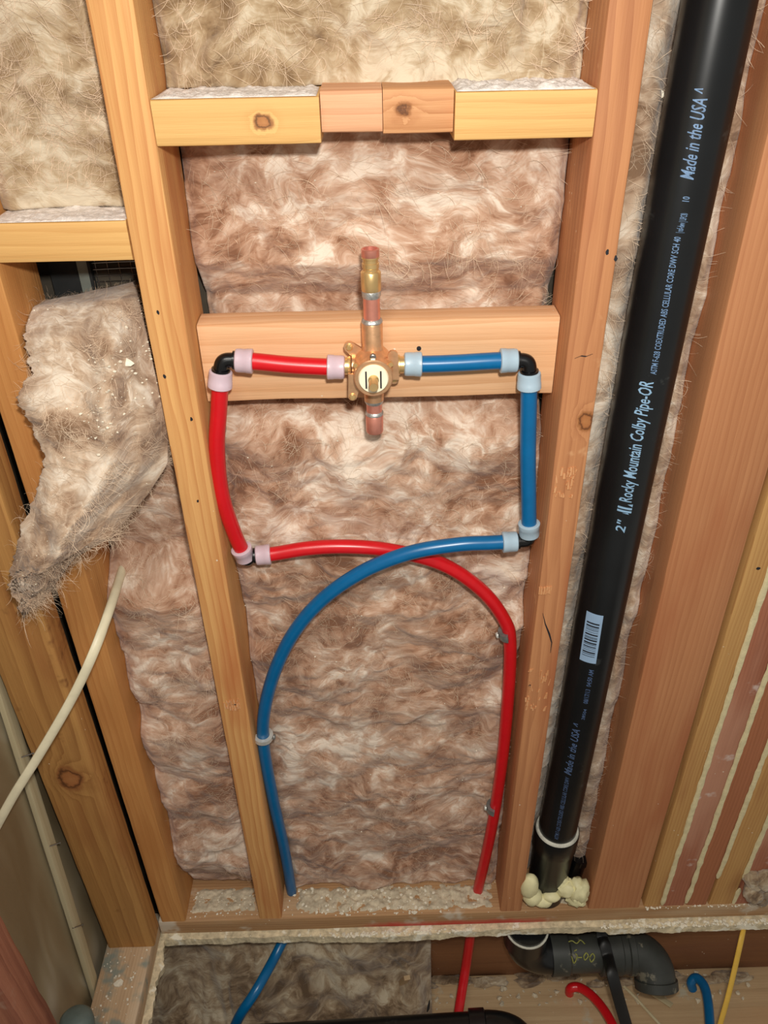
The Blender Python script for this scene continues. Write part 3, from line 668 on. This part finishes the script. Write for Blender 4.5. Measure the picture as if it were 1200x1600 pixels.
# mounting ears with screws
def ear(dx, dz, ang, L, tip=.0055, screw=True, yy=None):
    yy = .020 if yy is None else yy; pl = [(-.0075, 0), (.0075, 0)]+[(tip*math.cos(math.radians(t)), L+tip*math.sin(math.radians(t))) for t in range(0, 181, 30)]
    a = math.radians(ang); ux = (math.cos(a), 0, math.sin(a)); uy = (-math.sin(a), 0, math.cos(a))
    o = MB().prism(pl, -.0018, .0018, (vx+dx, yy, vz+dz), ux, uy).build('mounting_ear', M['brass'], valve, angle=30)
    if screw:
        t = Vector((vx+dx, yy-.0018, vz+dz))+Vector(uy)*L
        MB().lathe(t, (0, -1, 0), [(0, .0036), (.0012, .0036), (.0024, .0024), (.0025, .001)], 14).build('screw_head', M['brass_y'], o)
ear(-.010, .008, 50, .0175); ear(.0185, -.010, -3, .026, .0050, False, .004); ear(-.0175, -.003, 170, .024, .0045, True, .002); ear(.010, -.008, -128, .0140)
# nail hole in the board
MB().lathe((.042, .0402, 1.037), (0, 1, 0), [(-.0008, .0024), (.001, .0024)], 10).build('nail_hole', M['ink'], None).parent = board
bpy.data.objects['nail_hole'].matrix_parent_inverse = (Matrix.Translation(board.location) @ Matrix.Rotation(math.pi/2, 4, 'Y')).inverted()

# ------------------------------------------------------------------ black drain stack with printed text
PT = Vector((.2885, .034, 1.52)); PB = Vector((.2708, .034, .217)); RA = .0302
pax = (PT-PB).normalized()
stack = empty('drain_stack', (PB.x, PB.y, PB.z)); tag(stack, 'large black plastic drain pipe with pale printed lettering beside the reddish stud', 'drain pipe')
MB().tube([PB-pax*.02, PB+pax*.4, PB+pax*.8, PT], RA, 48).build('pipe', M['abs'], stack)
MB().lathe(PB-pax*.002, pax, [(-.001, RA+.0015), (.001, RA+.0042), (.004, RA+.0030), (.0052, RA)], 48).build('cement_ring', M['cement'], stack)
MB().lathe(PB, -pax, [(0, RA+.0008), (.001, RA+.0050), (.006, RA+.0056), (.040, RA+.0050), (.046, RA+.003), (.145, RA+.001), (.27, RA+.0005)], 48).build('hub_fitting', M['abs'], stack)
def on_pipe(u, v):
    """pixel -> (length along the pipe, angle) on the pipe's skin"""
    D = Vector(ray(u, v)); O = Vector(CAMP)-PB; d = D-pax*D.dot(pax); o = O-pax*O.dot(pax)
    A = d.dot(d); B = 2*o.dot(d); C_ = o.dot(o)-RA*RA; t = (-B-math.sqrt(max(0, B*B-4*A*C_)))/(2*A); h = O+D*t
    return h.dot(pax), math.atan2(h.x-pax.x*h.dot(pax), -(h.y-pax.y*h.dot(pax)))
def skin(s, phi, lift=.0003):
    R = RA+lift; return PB+pax*s+Vector((R*math.sin(phi), -R*math.cos(phi), 0))
def text_part(txt, u0, v0, u1, v1, size, mat, name='printed_text', shear=.25, fit=True):
    """text whose baseline runs from pixel 0 to pixel 1 up the pipe"""
    s0, p0 = on_pipe(u0, v0); s1, p1 = on_pipe(u1, v1)
    cu = bpy.data.curves.new('t', 'FONT'); cu.body = txt; cu.size = size; cu.shear = shear; cu.resolution_u = 2; cu.offset = size*.012
    to = bpy.data.objects.new('t', cu); COL.objects.link(to); bpy.context.view_layer.update()
    me = to.to_mesh(); vs = [v.co.copy() for v in me.vertices]; fs = [tuple(p.vertices) for p in me.polygons]
    to.to_mesh_clear(); bpy.data.objects.remove(to); bpy.data.curves.remove(cu)
    if not vs: return
    bm = bmesh.new(); bv_ = [bm.verts.new(v) for v in vs]
    for f in fs: bm.faces.new([bv_[q] for q in f])
    for q in range(-3, 10): bmesh.ops.bisect_plane(bm, geom=bm.verts[:]+bm.edges[:]+bm.faces[:], plane_co=(0, size*.1*q, 0), plane_no=(0, 1, 0))
    bm.verts.index_update(); vs = [v.co.copy() for v in bm.verts]; fs = [tuple(v.index for v in f.verts) for f in bm.faces]; bm.free()
    w = max(v.x for v in vs); k_ = (s1-s0)/w if fit else 1
    V = [skin(s0+v.x*k_, p0+(p1-p0)*(v.x*k_)/(s1-s0)-v.y/RA) for v in vs]
    o = MB().add(V, fs).build(name, M[mat], stack, smooth=False); o['label'] = 'pale printed lettering on the pipe'
text_part('2"', 975, 833, 981, 812, .0155, 'print')
text_part('Rocky Mountain Colby Pipe-OR', 986, 786, 1021, 597, .0195, 'print')
text_part('ASTM F-628 COEXTRUDED ABS CELLULAR CORE DWV SCH 40', 1025, 585, 1064, 370, .0085, 'print_mid', shear=.1)
text_part('| nsf-dwv | UPC\u00ae', 1066, 364, 1075, 333, .0085, 'print_mid', shear=.1)
text_part('10', 1076, 317, 1078, 307, .0085, 'print_mid', shear=.1)
text_part('Made in the USA ^', 1083, 282, 1108, 138, .0165, 'print_mid', shear=.35)
text_part('08/17/13  04:50 AM', 918, 1100, 928, 1047, .0085, 'print_dim', shear=.1)
text_part('28504', 913, 1125, 917, 1108, .0060, 'print_dim', shear=.1)
text_part('Made in the USA ^', 892, 1212, 908, 1132, .0150, 'print_dim', shear=.35)
text_part('ASTM F-628 COEXTRUDED ABS CELLULAR CORE DWV', 872, 1312, 890, 1215, .0085, 'print_dim', shear=.1)
# mountain mark before the name: two slanted peaks with bars
sL, pL = on_pipe(986, 802); sE, _ = on_pipe(988, 788); h = sE-sL
def quad_on_pipe(poly, mat, name, lift=.0003, lab=None):
    bm = bmesh.new(); bm.faces.new([bm.verts.new((x, y, 0)) for (x, y) in poly])
    for q in range(1, 10): bmesh.ops.bisect_plane(bm, geom=bm.verts[:]+bm.edges[:]+bm.faces[:], plane_co=(0, .002*q, 0), plane_no=(0, 1, 0))
    bm.verts.index_update(); V = [skin(sL+v.co.x, pL-v.co.y/RA, lift) for v in bm.verts]; fs = [tuple(v.index for v in f.verts) for f in bm.faces]; bm.free()
    o = MB().add(V, fs).build(name, M[mat], stack, smooth=False)
    if lab: o['label'] = lab
for poly in ([(0, 0), (h*.22, 0), (h*.42, .016), (h*.20, .016)], [(h*.34, 0), (h*.56, 0), (h*.78, .016), (h*.56, .016)], [(h*.68, 0), (h*.98, 0), (h*.98, .006)], [(h*.02, .004), (h*.02, .010), (-h*.14, .002)]):
    quad_on_pipe(poly, 'print', 'printed_mark')
# barcode label
s0, p0 = on_pipe(931, 1037); s1, p1 = on_pipe(943, 962); wd = .0215
def patch(sa, sb, ya, yb_, mat, name, lift):
    vs = []; fs = []; n = 8
    for i in range(n+1):
        y = ya+(yb_-ya)*i/n
        for s in (sa, sb): vs.append(skin(s, p0+(p1-p0)*(s-s0)/(s1-s0)-y/RA, lift))
    for i in range(n): fs.append((2*i, 2*i+1, 2*i+3, 2*i+2))
    return MB().add(vs, fs).build(name, M[mat], stack, smooth=False)
patch(s0, s1, 0, wd, 'sticker', 'barcode_label', .0004)['label'] = 'pale blue barcode label'
rb = random.Random(3); t = .13; H = s1-s0; bc = []
while t < .80:
    w_ = rb.choice((.008, .012, .02, .028)); bc.append((t, w_)); t += w_+rb.choice((.012, .018, .03))
bars = MB(); vs_all = []
for (t, w_) in bc:
    vs = []; fs = []
    for i in range(7):
        y = .003+(wd-.0055)*i/6
        for s in (s0+H*t, s0+H*(t+w_)): vs.append(skin(s, p0+(p1-p0)*(s-s0)/(s1-s0)-y/RA, .0006))
    bars.add(vs, [(2*i, 2*i+1, 2*i+3, 2*i+2) for i in range(6)])
bars.build('barcode', M['ink'], stack, smooth=False)

# fitting stub behind the stack, spray foam around its foot
c = W(893, 1368, .06); o = MB().lathe((c.x, c.y, .039), (.12, 0, 1), [(0, .016), (.05, .016), (.052, .019), (.065, .019), (.066, .01)], 20).build('pipe_stub', M['black'])
tag(o, 'small black pipe stub behind the foot of the large black pipe', 'pipe fitting')
def foam(label, blobs, rough=.05):
    mb = MB()
    for (u, v, Y, r, sc) in blobs:
        c = W(u, v, Y); mb.blob(c, r, int(u+v), rough, 3, sc)
    o = mb.build('spray_foam', M['foam'], angle=60); tag(o, label, 'spray foam', 'spray foam lumps'); return o
foam('smooth cream foam lump left of the black pipe foot', [(827, 1384, .004, 0.0195, (.8, .7, 1.5)), (832, 1400, .004, 0.0182, (.9, .8, 1)), (848, 1406, .002, 0.0156, (1.1, .8, .8)), (862, 1400, .002, 0.0130, (1.2, .8, .7))])
foam('jagged cream foam lump between black pipe foot and orange stud', [(888, 1388, .006, 0.0169, (1.1, .8, 1.0)), (903, 1390, .006, 0.0221, (.8, .8, 1.2)), (880, 1380, .012, 0.0130, (1, .8, 1.2)), (900, 1402, .004, 0.0182, (1, .8, .9)), (872, 1394, .02, .007, (1.6, .6, .5))], .16)

# ------------------------------------------------------------------ plaster dust and crumbs
def dust_strip(label, x0, x1, y0, y1, z, n, hgt=.0022, seed=0):
    nu = int((x1-x0)/.002)+1; nv = int((y1-y0)/.002)+1; U, V = np.meshgrid(np.linspace(x0, x1, nu), np.linspace(y0, y1, nv)); x = U.ravel(); y = V.ravel()
    e = np.minimum(np.minimum(x-x0, x1-x)/.006, np.minimum(y-y0, y1-y)/.004); f_ = fbm(np.stack([x*70, y*70, 0*x+seed], 1), 4, .6); h = np.clip(.5+f_*.7, .05, 1.6)*np.clip(e, 0, 1)*hgt if not n else (np.clip(f_*.9+.42, -1, 1.3)*np.clip(e*.5, 0, 1)-.5*(1-np.clip(e*.4, 0, 1)))*hgt
    Fr = np.stack([x, y, z+h+.0001], 1); Bk = np.stack([x, y, 0*x+z-(hgt*1.4 if n else 0)], 1)
    o = grid_mesh('plaster_dust', Fr, Bk, nu, nv, M['dustm'] if not n else M['smear']); tag(o, label, 'dust', kind='stuff'); return o
dust_strip('white plaster dust lying on the yellow block at the left edge', -.344, -.223, .001, .060, 1.181, 0, .0026, 1)
dust_strip('white plaster dust lying on the knotted golden block', -.183, -.047, .0005, .062, 1.2765, 0, .0030, 2)
dust_strip('white plaster dust lying on the right golden block', .069, .184, .0005, .066, 1.2775, 0, .0042, 3)
def crumbs(label, spots, mat='plaster', name='plaster_crumbs'):
    mb = MB()
    for (c, r) in spots: mb.blob(c, r, random.randint(0, 9999), .45, 1, (1, 1, .7))
    o = mb.build(name, M[mat], smooth=False); tag(o, label, 'debris', kind='stuff'); return o
sp = []
for i in range(230):
    x = random.choice((random.uniform(-.18, .185), random.gauss(-.09, .04), random.gauss(.03, .03))); x = max(-.18, min(.18, x)); y = random.uniform(.008, .05) if random.random() < .8 else random.uniform(.001, .01)
    r = random.choice((.0008, .001, .0015, .002, .003)); sp.append(((x, y, .0385+r*.5), r))
for i in range(90): sp.append(((random.uniform(-.34, -.225), random.uniform(.005, .05), .0385), random.uniform(.0006, .002)))
for i in range(60): sp.append(((random.uniform(.43, .65), random.uniform(-.004, .0), .0385), random.uniform(.0008, .0022)))
dust_strip('white plaster smear on the bottom plate below the insulation', -.165, .182, .004, .056, .0374, 1, .0050, 9)
dust_strip('pale plaster smear on the plate between tan and golden studs', -.342, -.226, .012, .060, .0374, 1, .003, 19)
dust_strip('pale plaster smear on the plate around the spray foam', .226, .333, .006, .060, .0374, 1, .004, 29)
crumbs('white plaster crumbs scattered along the top of the bottom plate', sp)
sp = []
for i in range(300):
    x = random.choice((random.gauss(-.02, .07), random.uniform(.36, .72), random.uniform(.40, .72))); r = random.choice((.001, .0016, .0024, .0034))
    sp.append(((x, -.006-random.uniform(0, .009), -.0005+r*.4), r))
crumbs('white plaster crust along the ragged subfloor edge', sp)
sp = []
for i in range(140):
    sp.append(((random.uniform(-.466, -.40), random.uniform(-.32, -.045), .0380), random.choice((.0006, .001, .0016, .002))))
crumbs('plaster crumbs on the dirty left floor plate', sp)
sp = []
cand = [i for i in range(len(FP))]
for i in range(150):
    u, v = random.gauss(185, 32), random.gauss(590, 38)
    t = W(u, v, 0); j = np.argmin(((FP-np.array(t))[:, [0, 2]]**2).sum(1)); p = FP[j]; r = random.choice((.0004, .0006, .0008, .0012, .0018)); sp.append(((p[0], p[1]-r, p[2]+r*.3), r))
for i in range(40):
    j = random.choice(cand); p = FP[j]; r = random.choice((.0004, .0006, .001)); sp.append(((p[0], p[1]-r, p[2]), r))
crumbs('plaster specks scattered on the folded hanging batt', sp)
mv = mid_batt.data.vertices; sp = []
for i in range(110):
    v_ = mv[random.randrange(len(mv)//2)].co; r = random.choice((.0004, .0006, .0008, .0011))
    if v_.y < .09: sp.append(((v_.x, v_.y-r*.6, v_.z), r))
crumbs('tiny white plaster specks caught in the insulation behind the pipes', sp, name='plaster_specks')
def chip(label, c, s, seed, tilt=(0, 0, 0)):
    r = random.Random(seed); n = 7; pl = [(s*r.uniform(.7, 1.1)*math.cos(2*math.pi*i/n), s*.75*r.uniform(.7, 1.1)*math.sin(2*math.pi*i/n)) for i in range(n)]
    o = MB().prism(pl, -.0012, .0012).build('plaster_chip', M['plaster'], smooth=False); o.location = c; o.rotation_euler = tilt
    tag(o, label, 'plaster chip', 'plaster chips'); return o
def flap_pt(u, v):
    best = None
    D = np.array(ray(u, v)); P = FP-CAMP; t = P@D/(D@D); d2 = ((P-np.outer(t, D))**2).sum(1); j = int(np.argmin(d2)); return Vector(FP[j]), Vector(FN[j])
p, nn = flap_pt(200, 566); chip('white plaster chip resting on the folded hanging batt', p+Vector((0, -.002, .001)), .0062, 2, (-.6, .2, .1))
chip('bright white plaster chip on the insulation left of the black pipe top', W(1029, 148, .064), .0055, 5, (-.2, .3, 0))
p = W(186, 1536, .0395, 2); chip('white plaster chip lying on the dirty left floor plate', p, .0085, 8, (-math.pi/2, 0, .4))

# ------------------------------------------------------------------ left bay: vent behind the batt
vent = empty('foundation_vent', (-.28, .118, 1.11)); tag(vent, 'dark vent opening with wire mesh below the yellow block at left', 'vent')
p0v = W(82, 440, .116); p1v = W(131, 440, .116); p2v = W(150, 440, .112); 
MB().box(-.345, p1v.x, .112, .1165, 1.00, 1.17).build('dark_panel', M['dark'], vent, False)
MB().box(p1v.x, p2v.x-.003, .106, .1165, 1.00, 1.17).build('flange', M['greybar'], vent, False)
MB().box(p2v.x-.003, p2v.x, .104, .1165, 1.00, 1.17).build('frame_edge', M['dark'], vent, False)
mb = MB()
for i in range(20): z = 1.03+i*.0068; mb.tube([(p2v.x, .111+.001*math.sin(i), z), (-.27, .1105, z+.0008), (-.222, .111, z+.001)], .0007, 6)
for i in range(8): x = p2v.x+.003+i*.0125; mb.tube([(x, .1115, 1.03), (x, .1115, 1.165)], .0006, 6)
mb.build('wire_mesh', M['steel'], vent)
MB().box(p2v.x, -.222, .1125, .1165, 1.00, 1.17).build('screen_backing', M['sheath'], vent, False)

# ------------------------------------------------------------------ cables, lath
def strand(name, label, pts, r, mat, cat='cable', flat=None, n=10, sides=12):
    o = MB().tube(spline(pts, n), r, sides, flat=flat).build(name, M[mat]); tag(o, label, cat); return o
ca = spline([W(200, 862, .10), W(187, 903, .045), W(172, 950, -.012), W(146, 1020, -.062), W(112, 1092, -.080), W(62, 1178, -.105), W(20, 1245, -.130), W(-30, 1335, -.16), W(-90, 1430, -.19)], 10)
strand('electrical_cable', 'flat cream electrical cable hanging diagonally across the corner post', ca[::4]+[ca[-1]], .0058, 'cable', flat=(Vector((.45, -.75, .25)).normalized(), .5), n=6)
# lath with nails on the left wall sheeting
XL = -.476
l0 = W(-40, 945, XL, 0); l1 = W(166, 1602, XL, 0)
L_ = (l1-l0); ud = L_.normalized(); sd_ = ud.cross(Vector((1, 0, 0))).normalized(); wdt = .0105
lath = empty('wood_lath', l1); tag(lath, 'narrow grey lath with protruding nails in front of the plastic sheeting', 'lath')
c_ = (l0+l1)/2; o = timber('strip', None, -.004, .004, -wdt, wdt, -L_.length/2-.05, L_.length/2+.05, 'Z', M['lath'], rad=.001, parent=lath, amp=.0006)
o.parent = lath; o.matrix_parent_inverse = Matrix.Translation(lath.location).inverted(); o.matrix_basis = Matrix.Translation(c_) @ Matrix(((1, 0, 0, 0), (0, sd_.y, ud.y, 0), (0, sd_.z, ud.z, 0), (0, 0, 0, 1)))
for (u, v) in ((34, 1183), (78, 1322), (117, 1449)):
    p = W(u, v, XL+.004, 0); q = W(u+14, v-5, XL+.012, 0)
    e = p+Vector((.006, .004, .0))*1.0; d = (q-p).normalized(); MB().lathe(p-d*.004, d, [(0, .0009), (.018, .0009), (.0182, .0018), (.0192, .0018)], 8).build('nail', M['steel'], lath)
# grey pipe by the left plate
p = W(118, 1588, -.445, 0)
gp = empty('grey_pipe', p); tag(gp, 'grey pipe end behind the dark red stud in the bottom left', 'pipe')
MB().lathe((p.x, p.y-.006, p.z-.02), (0, -.35, -1), [(-.025, .004), (-.0235, .016), (-.018, .0215), (-.008, .0235), (.05, .0235)], 28).build('cap', M['greypipe'], gp)
MB().lathe((p.x, p.y-.006, p.z-.02), (0, -.35, -1), [(.04, .0265), (.042, .028), (.07, .028), (.072, .026)], 28).build('collar', M['abs_dusty'], gp)

# ------------------------------------------------------------------ below the floor
timber('rim_joist', 'brown rim joist under the bottom plate behind the black trap', .02, .95, .058, .096, -.30, -.0195, 'X', M['joist'], 'joist', seed=30)
sill = timber('sill_plank', 'wide beige sill plank at the bottom right below floor level', .02, .95, -.30, .14, -.345, -.302, 'X', M['sill'], 'sill', seed=31, amp=.0015)
sp = []
for i in range(150):
    x = random.uniform(.03, .7); r = random.choice((.001, .002, .003, .005)); sp.append(((x, random.uniform(.0, .055) if random.random() < .75 else random.uniform(-.12, 0), -.302+r*.5), r))
crumbs('pale wood and plaster debris on the beige sill plank', sp, 'smear')
mb = MB()
for i in range(30):
    c = Vector((random.uniform(.05, .7), random.uniform(.035, .055), -.295)); mb.blob(c, random.uniform(.006, .014), i, .4, 2, (1.8, .7, .6))
tag(mb.build('insulation_scraps', M['fl_low']), 'grey fibreglass scraps along the back of the beige sill plank', 'insulation', kind='stuff')
# trap arm
YT = .012
e0 = PB-pax*.20
a1 = W(826, 1492, YT); zt_ = W(900, 1489, YT).z; RT = .034
trap = empty('drain_trap', (a1.x, YT, zt_)); tag(trap, 'black drain bend and level pipe below the bottom plate, with yellow scrawl', 'drain pipe')
xe = W(818, 1480, YT).x; zq = zt_
bend = []
for i in range(13):
    q = math.pi/2*i/12; bend.append((xe+.052*(1-math.cos(q)), YT, zq+.052*(1-math.sin(q))))
MB().tube([(xe, YT, zq+.10), (xe, YT, zq+.075)]+bend, [RT+.0015]*2+[RT]*13, 36).build('bend', M['abs'], trap)
MB().lathe((xe, YT, zq+.062), (0, 0, 1), [(-.012, RT), (-.010, RT+.004), (.030, RT+.004), (.032, RT)], 36).build('hub', M['abs'], trap)
x1 = W(890, 1489, YT).x; x2 = W(936, 1489, YT).x; x3 = W(978, 1490, YT).x; x4 = W(1012, 1494, YT).x
MB().lathe((xe+.050, YT, zq), (1, 0, 0), [(0, RT+.003), (x1-xe-.056, RT+.003), (x1-xe-.052, RT-.001), (x2-xe-.05, RT-.001)], 36).build('level_pipe', M['abs_dusty'], trap)
MB().lathe((x2-.003, YT, zq), (1, 0, 0), [(0, RT), (.001, RT+.0055), (.038, RT+.0055), (.040, RT+.003), (x3-x2, RT+.003), (x3-x2+.002, RT+.006), (x3-x2+.012, RT+.006), (x3-x2+.014, RT+.001)], 36).build('coupling', M['abs_dusty'], trap)
b2 = []
for i in range(13):
    q = math.pi/2*i/12; b2.append((x3+.008+.040*math.sin(q), YT-.042*(1-math.cos(q))*.75, zq-.042*(1-math.cos(q))*.65))
dn = Vector((0, -.75, -.66)); last = Vector(b2[-1])
MB().tube(b2+[last+dn*.010], RT+.001, 36).build('turn_down', M['abs_dusty'], trap)
MB().lathe(last+dn*.004, dn, [(0, RT), (.001, RT+.004), (.016, RT+.004), (.018, RT+.001), (.018, RT-.006), (.008, RT-.007), (.008, .004)], 36).build('hub', M['abs_dusty'], trap)
MB().lathe((xe, YT, zq+.094), (0, 0, 1), [(-.003, RA+.002), (-.002, RT+.0045), (.0, RT+.0045), (.001, RA+.002)], 36).build('cement_ring', M['cement'], trap)
# scrawl: marker strokes on the level pipe
def on_trap(u, v, lift=.0016):
    D = Vector(ray(u, v)); O = Vector(CAMP)-Vector((0, YT, zq)); R = RT+lift
    A = D.y**2+D.z**2; B = 2*(O.y*D.y+O.z*D.z); C_ = O.y**2+O.z**2-R*R; t = (-B-math.sqrt(max(0, B*B-4*A*C_)))/(2*A); return Vector(CAMP)+D*t
STR = [[(884, 1478), (882, 1492), (885, 1506), (891, 1500), (888, 1494), (884, 1499)], [(893, 1494), (897, 1505), (902, 1494), (899, 1490)], [(897, 1486), (901, 1484)], [(903, 1496), (909, 1496)], [(912, 1494), (916, 1489), (919, 1494), (914, 1500), (912, 1494)], [(921, 1496), (926, 1490), (929, 1496), (924, 1503), (921, 1497)],
       [(882, 1475), (893, 1470), (901, 1474), (907, 1469), (914, 1475)]]
mb = MB()
for s_ in STR: mb.tube(spline([on_trap(u, v) for (u, v) in s_], 5), .0011, 6)
mb.build('scrawl', M['scrawl'], trap)
# strap across the trap
q = [on_trap(941, 1462, .009), on_trap(946, 1480, .009), on_trap(951, 1500, .009), W(958, 1528, -.052), W(970, 1572, -.075), W(984, 1620, -.10)]
q = [Vector((q[0].x, .045, -.03))]+q
strand('hanger_strap', 'black perforated hanger strap draped over the trap coupling', q, .0105, 'strap', 'strap', flat=(Vector((.1, -.85, .5)).normalized(), .22), sides=10)
# pipes and cables at the bottom edge
lp = empty('drain_pipe', W(600, 1605, -.13)); tag(lp, 'black pipe lying across the bottom frame edge with rounded right end', 'drain pipe')
pa = W(360, 1634, -.13); pb_ = W(745, 1611, -.13); pc = W(790, 1612, -.13); dr = (pb_-pa).normalized(); rl_ = .0285
MB().tube([pa-dr*.12, pa, pb_], rl_, 36).build('pipe', M['abs'], lp)
MB().lathe(pb_-dr*.012, dr, [(0, rl_), (.001, rl_+.0045), (.026, rl_+.0045), (.028, rl_+.001)], 36).build('hub', M['abs'], lp)
bd = []
for i in range(11):
    qq = math.pi/2*i/10; bd.append(pb_+dr*(.012+.060*math.sin(qq))+Vector((0, -.012, -1)).normalized()*.060*(1-math.cos(qq)))
MB().tube(bd+[bd[-1]+Vector((0, -.01, -.05))], rl_+.001, 36).build('bend', M['abs'], lp)
strand('red_supply_pipe', 'curved red pipe rising from the sill at the bottom right', [W(893, 1560, -.302+.0, 2)+Vector((0, .01, -.02)), W(891, 1545, -.285, 2), W(905, 1543, -.278, 2), W(925, 1556, -.270, 2), W(945, 1580, -.262, 2), W(962, 1612, -.255, 2), W(975, 1650, -.25, 2)], RP, 'red', 'water pipe')
strand('blue_supply_pipe', 'hooked blue pipe standing at the bottom right edge', [W(1082, 1545, -.30, 2), W(1080, 1535, -.285, 2), W(1088, 1528, -.275, 2), W(1100, 1540, -.268, 2), W(1106, 1565, -.262, 2), W(1109, 1600, -.258, 2), W(1112, 1650, -.25, 2)], RP, 'blue', 'water pipe')
strand('yellow_cable', 'yellow cable dropping from the bottom plate at the right', [W(1164, 1440, .02), W(1160, 1460, -.02), W(1150, 1505, -.05), W(1138, 1555, -.08), W(1124, 1605, -.11), W(1112, 1650, -.13)], .0052, 'yellow', flat=(Vector((.2, -.8, .5)).normalized(), .55))
strand('grey_wire', 'thin grey wire lying diagonally across the sill plank', [W(968, 1535, -.297, 2), W(990, 1556, -.297, 2), W(1012, 1580, -.297, 2), W(1035, 1605, -.297, 2)], .0028, 'lath', sides=8)
strand('wire_loop', 'small black curved wire loop at the sill plank end', [W(637, 1572, -.27, 2), W(640, 1557, -.262, 2), W(654, 1548, -.258, 2), W(668, 1556, -.262, 2), W(669, 1574, -.27, 2), W(664, 1583, -.28, 2)], .0028, 'strap', sides=8)
o = timber('wood_shim', 'short wood sliver standing at the edge of the fallen insulation', -.006, .006, -.004, .004, -.025, .025, 'Z', M['sill'], 'wood scrap', rad=.001)
o.location = W(632, 1532, .0, 1); o.rotation_euler = (.3, .12, .2)
o = timber('wood_shim', 'pale wood splinter poking out under the black trap outlet', -.006, .006, -.002, .002, -.022, .022, 'Z', M['lath'], 'wood scrap', rad=.0008)
o.location = W(1033, 1560, -.293, 2); o.rotation_euler = (1.3, .2, .7)

# ------------------------------------------------------------------ nail holes, cracks and torn patches in the studs
def attach(o, par):
    o.parent = par; o.matrix_parent_inverse = Matrix.Translation(par.location).inverted(); return o
def hole(par, u, v, r=.0018, Y=0.0, sc=1.6):
    c = W(u, v, Y); n = 9; rr = random.Random(u*7+v)
    pl = [(r*rr.uniform(.7, 1.2)*math.cos(2*math.pi*i/n), sc*r*rr.uniform(.7, 1.2)*math.sin(2*math.pi*i/n)) for i in range(n)]
    attach(MB().prism(pl, -.0003, .001, (c.x, Y, c.z)).build('nail_hole', M['ink'], smooth=False), par)
def crack(par, px, w=.0009, Y=0.0):
    pts = [W(u, v, Y) for (u, v) in px]; n = len(pts); up = []; dn = []
    for i, p_ in enumerate(pts):
        k_ = w*(1-abs(2*i/(n-1)-1)*.8); up.append((p_.x+k_, p_.z+k_*.6)); dn.append((p_.x-k_, p_.z-k_*.6))
    attach(MB().prism(up+dn[::-1], -.0003, .001, (0, Y, 0)).build('crack', M['ink'], smooth=False), par)
M['torn'] = wood('torn_pale_wood', (232, 182, 134), (190, 126, 80), tint=(206, 146, 98), seed=23, ring=120, plan=.9)
def torn(par, px, seed):
    r = random.Random(seed); mb = MB(); c = [W(u, v, 0) for (u, v) in px]; x0 = min(p_.x for p_ in c); x1 = max(p_.x for p_ in c); z0 = min(p_.z for p_ in c); z1 = max(p_.z for p_ in c)
    for i in range(26):
        w = r.uniform(.0012, .004); hh = r.uniform(.003, .012); x = r.uniform(x0, x1-w); z = r.uniform(z0, z1-hh); d = r.uniform(.0003, .0013); s_ = r.uniform(-.002, .002)
        mb.prism([(x, z), (x+w, z+r.uniform(-.001, .001)), (x+w*.8+s_, z+hh), (x+w*.2+s_, z+hh*.9)], -d, .001)
    o = attach(mb.build('torn_fibres', M['torn'], smooth=False), par); o['label'] = 'pale torn wood fibres'
for (u, v) in ((257, 588), (299, 655), (247, 488), (309, 783)): hole(stud_a, u, v, .0014)
hole(stud_a, 366, 1101, .0022, 0, .8)
for (u, v) in ((949, 394), (962, 404), (828, 1072)): hole(stud_b, u, v, .0016)
crack(stud_b, [(898, 560), (908, 556), (916, 557), (926, 553)], .0009)
crack(stud_b, [(848, 958), (852, 975), (858, 990), (862, 1004), (860, 1020)], .0010)
torn(stud_b, [(826, 1040), (853, 1112)], 4); torn(stud_b, [(868, 728), (894, 778)], 5); torn(stud_b, [(842, 916), (862, 928)], 6)
torn(stud_a, [(346, 1092), (380, 1110)], 7)
hole(fstuds[0], 1185, 888, .0030, .001, .7)
bpy.context.view_layer.update()
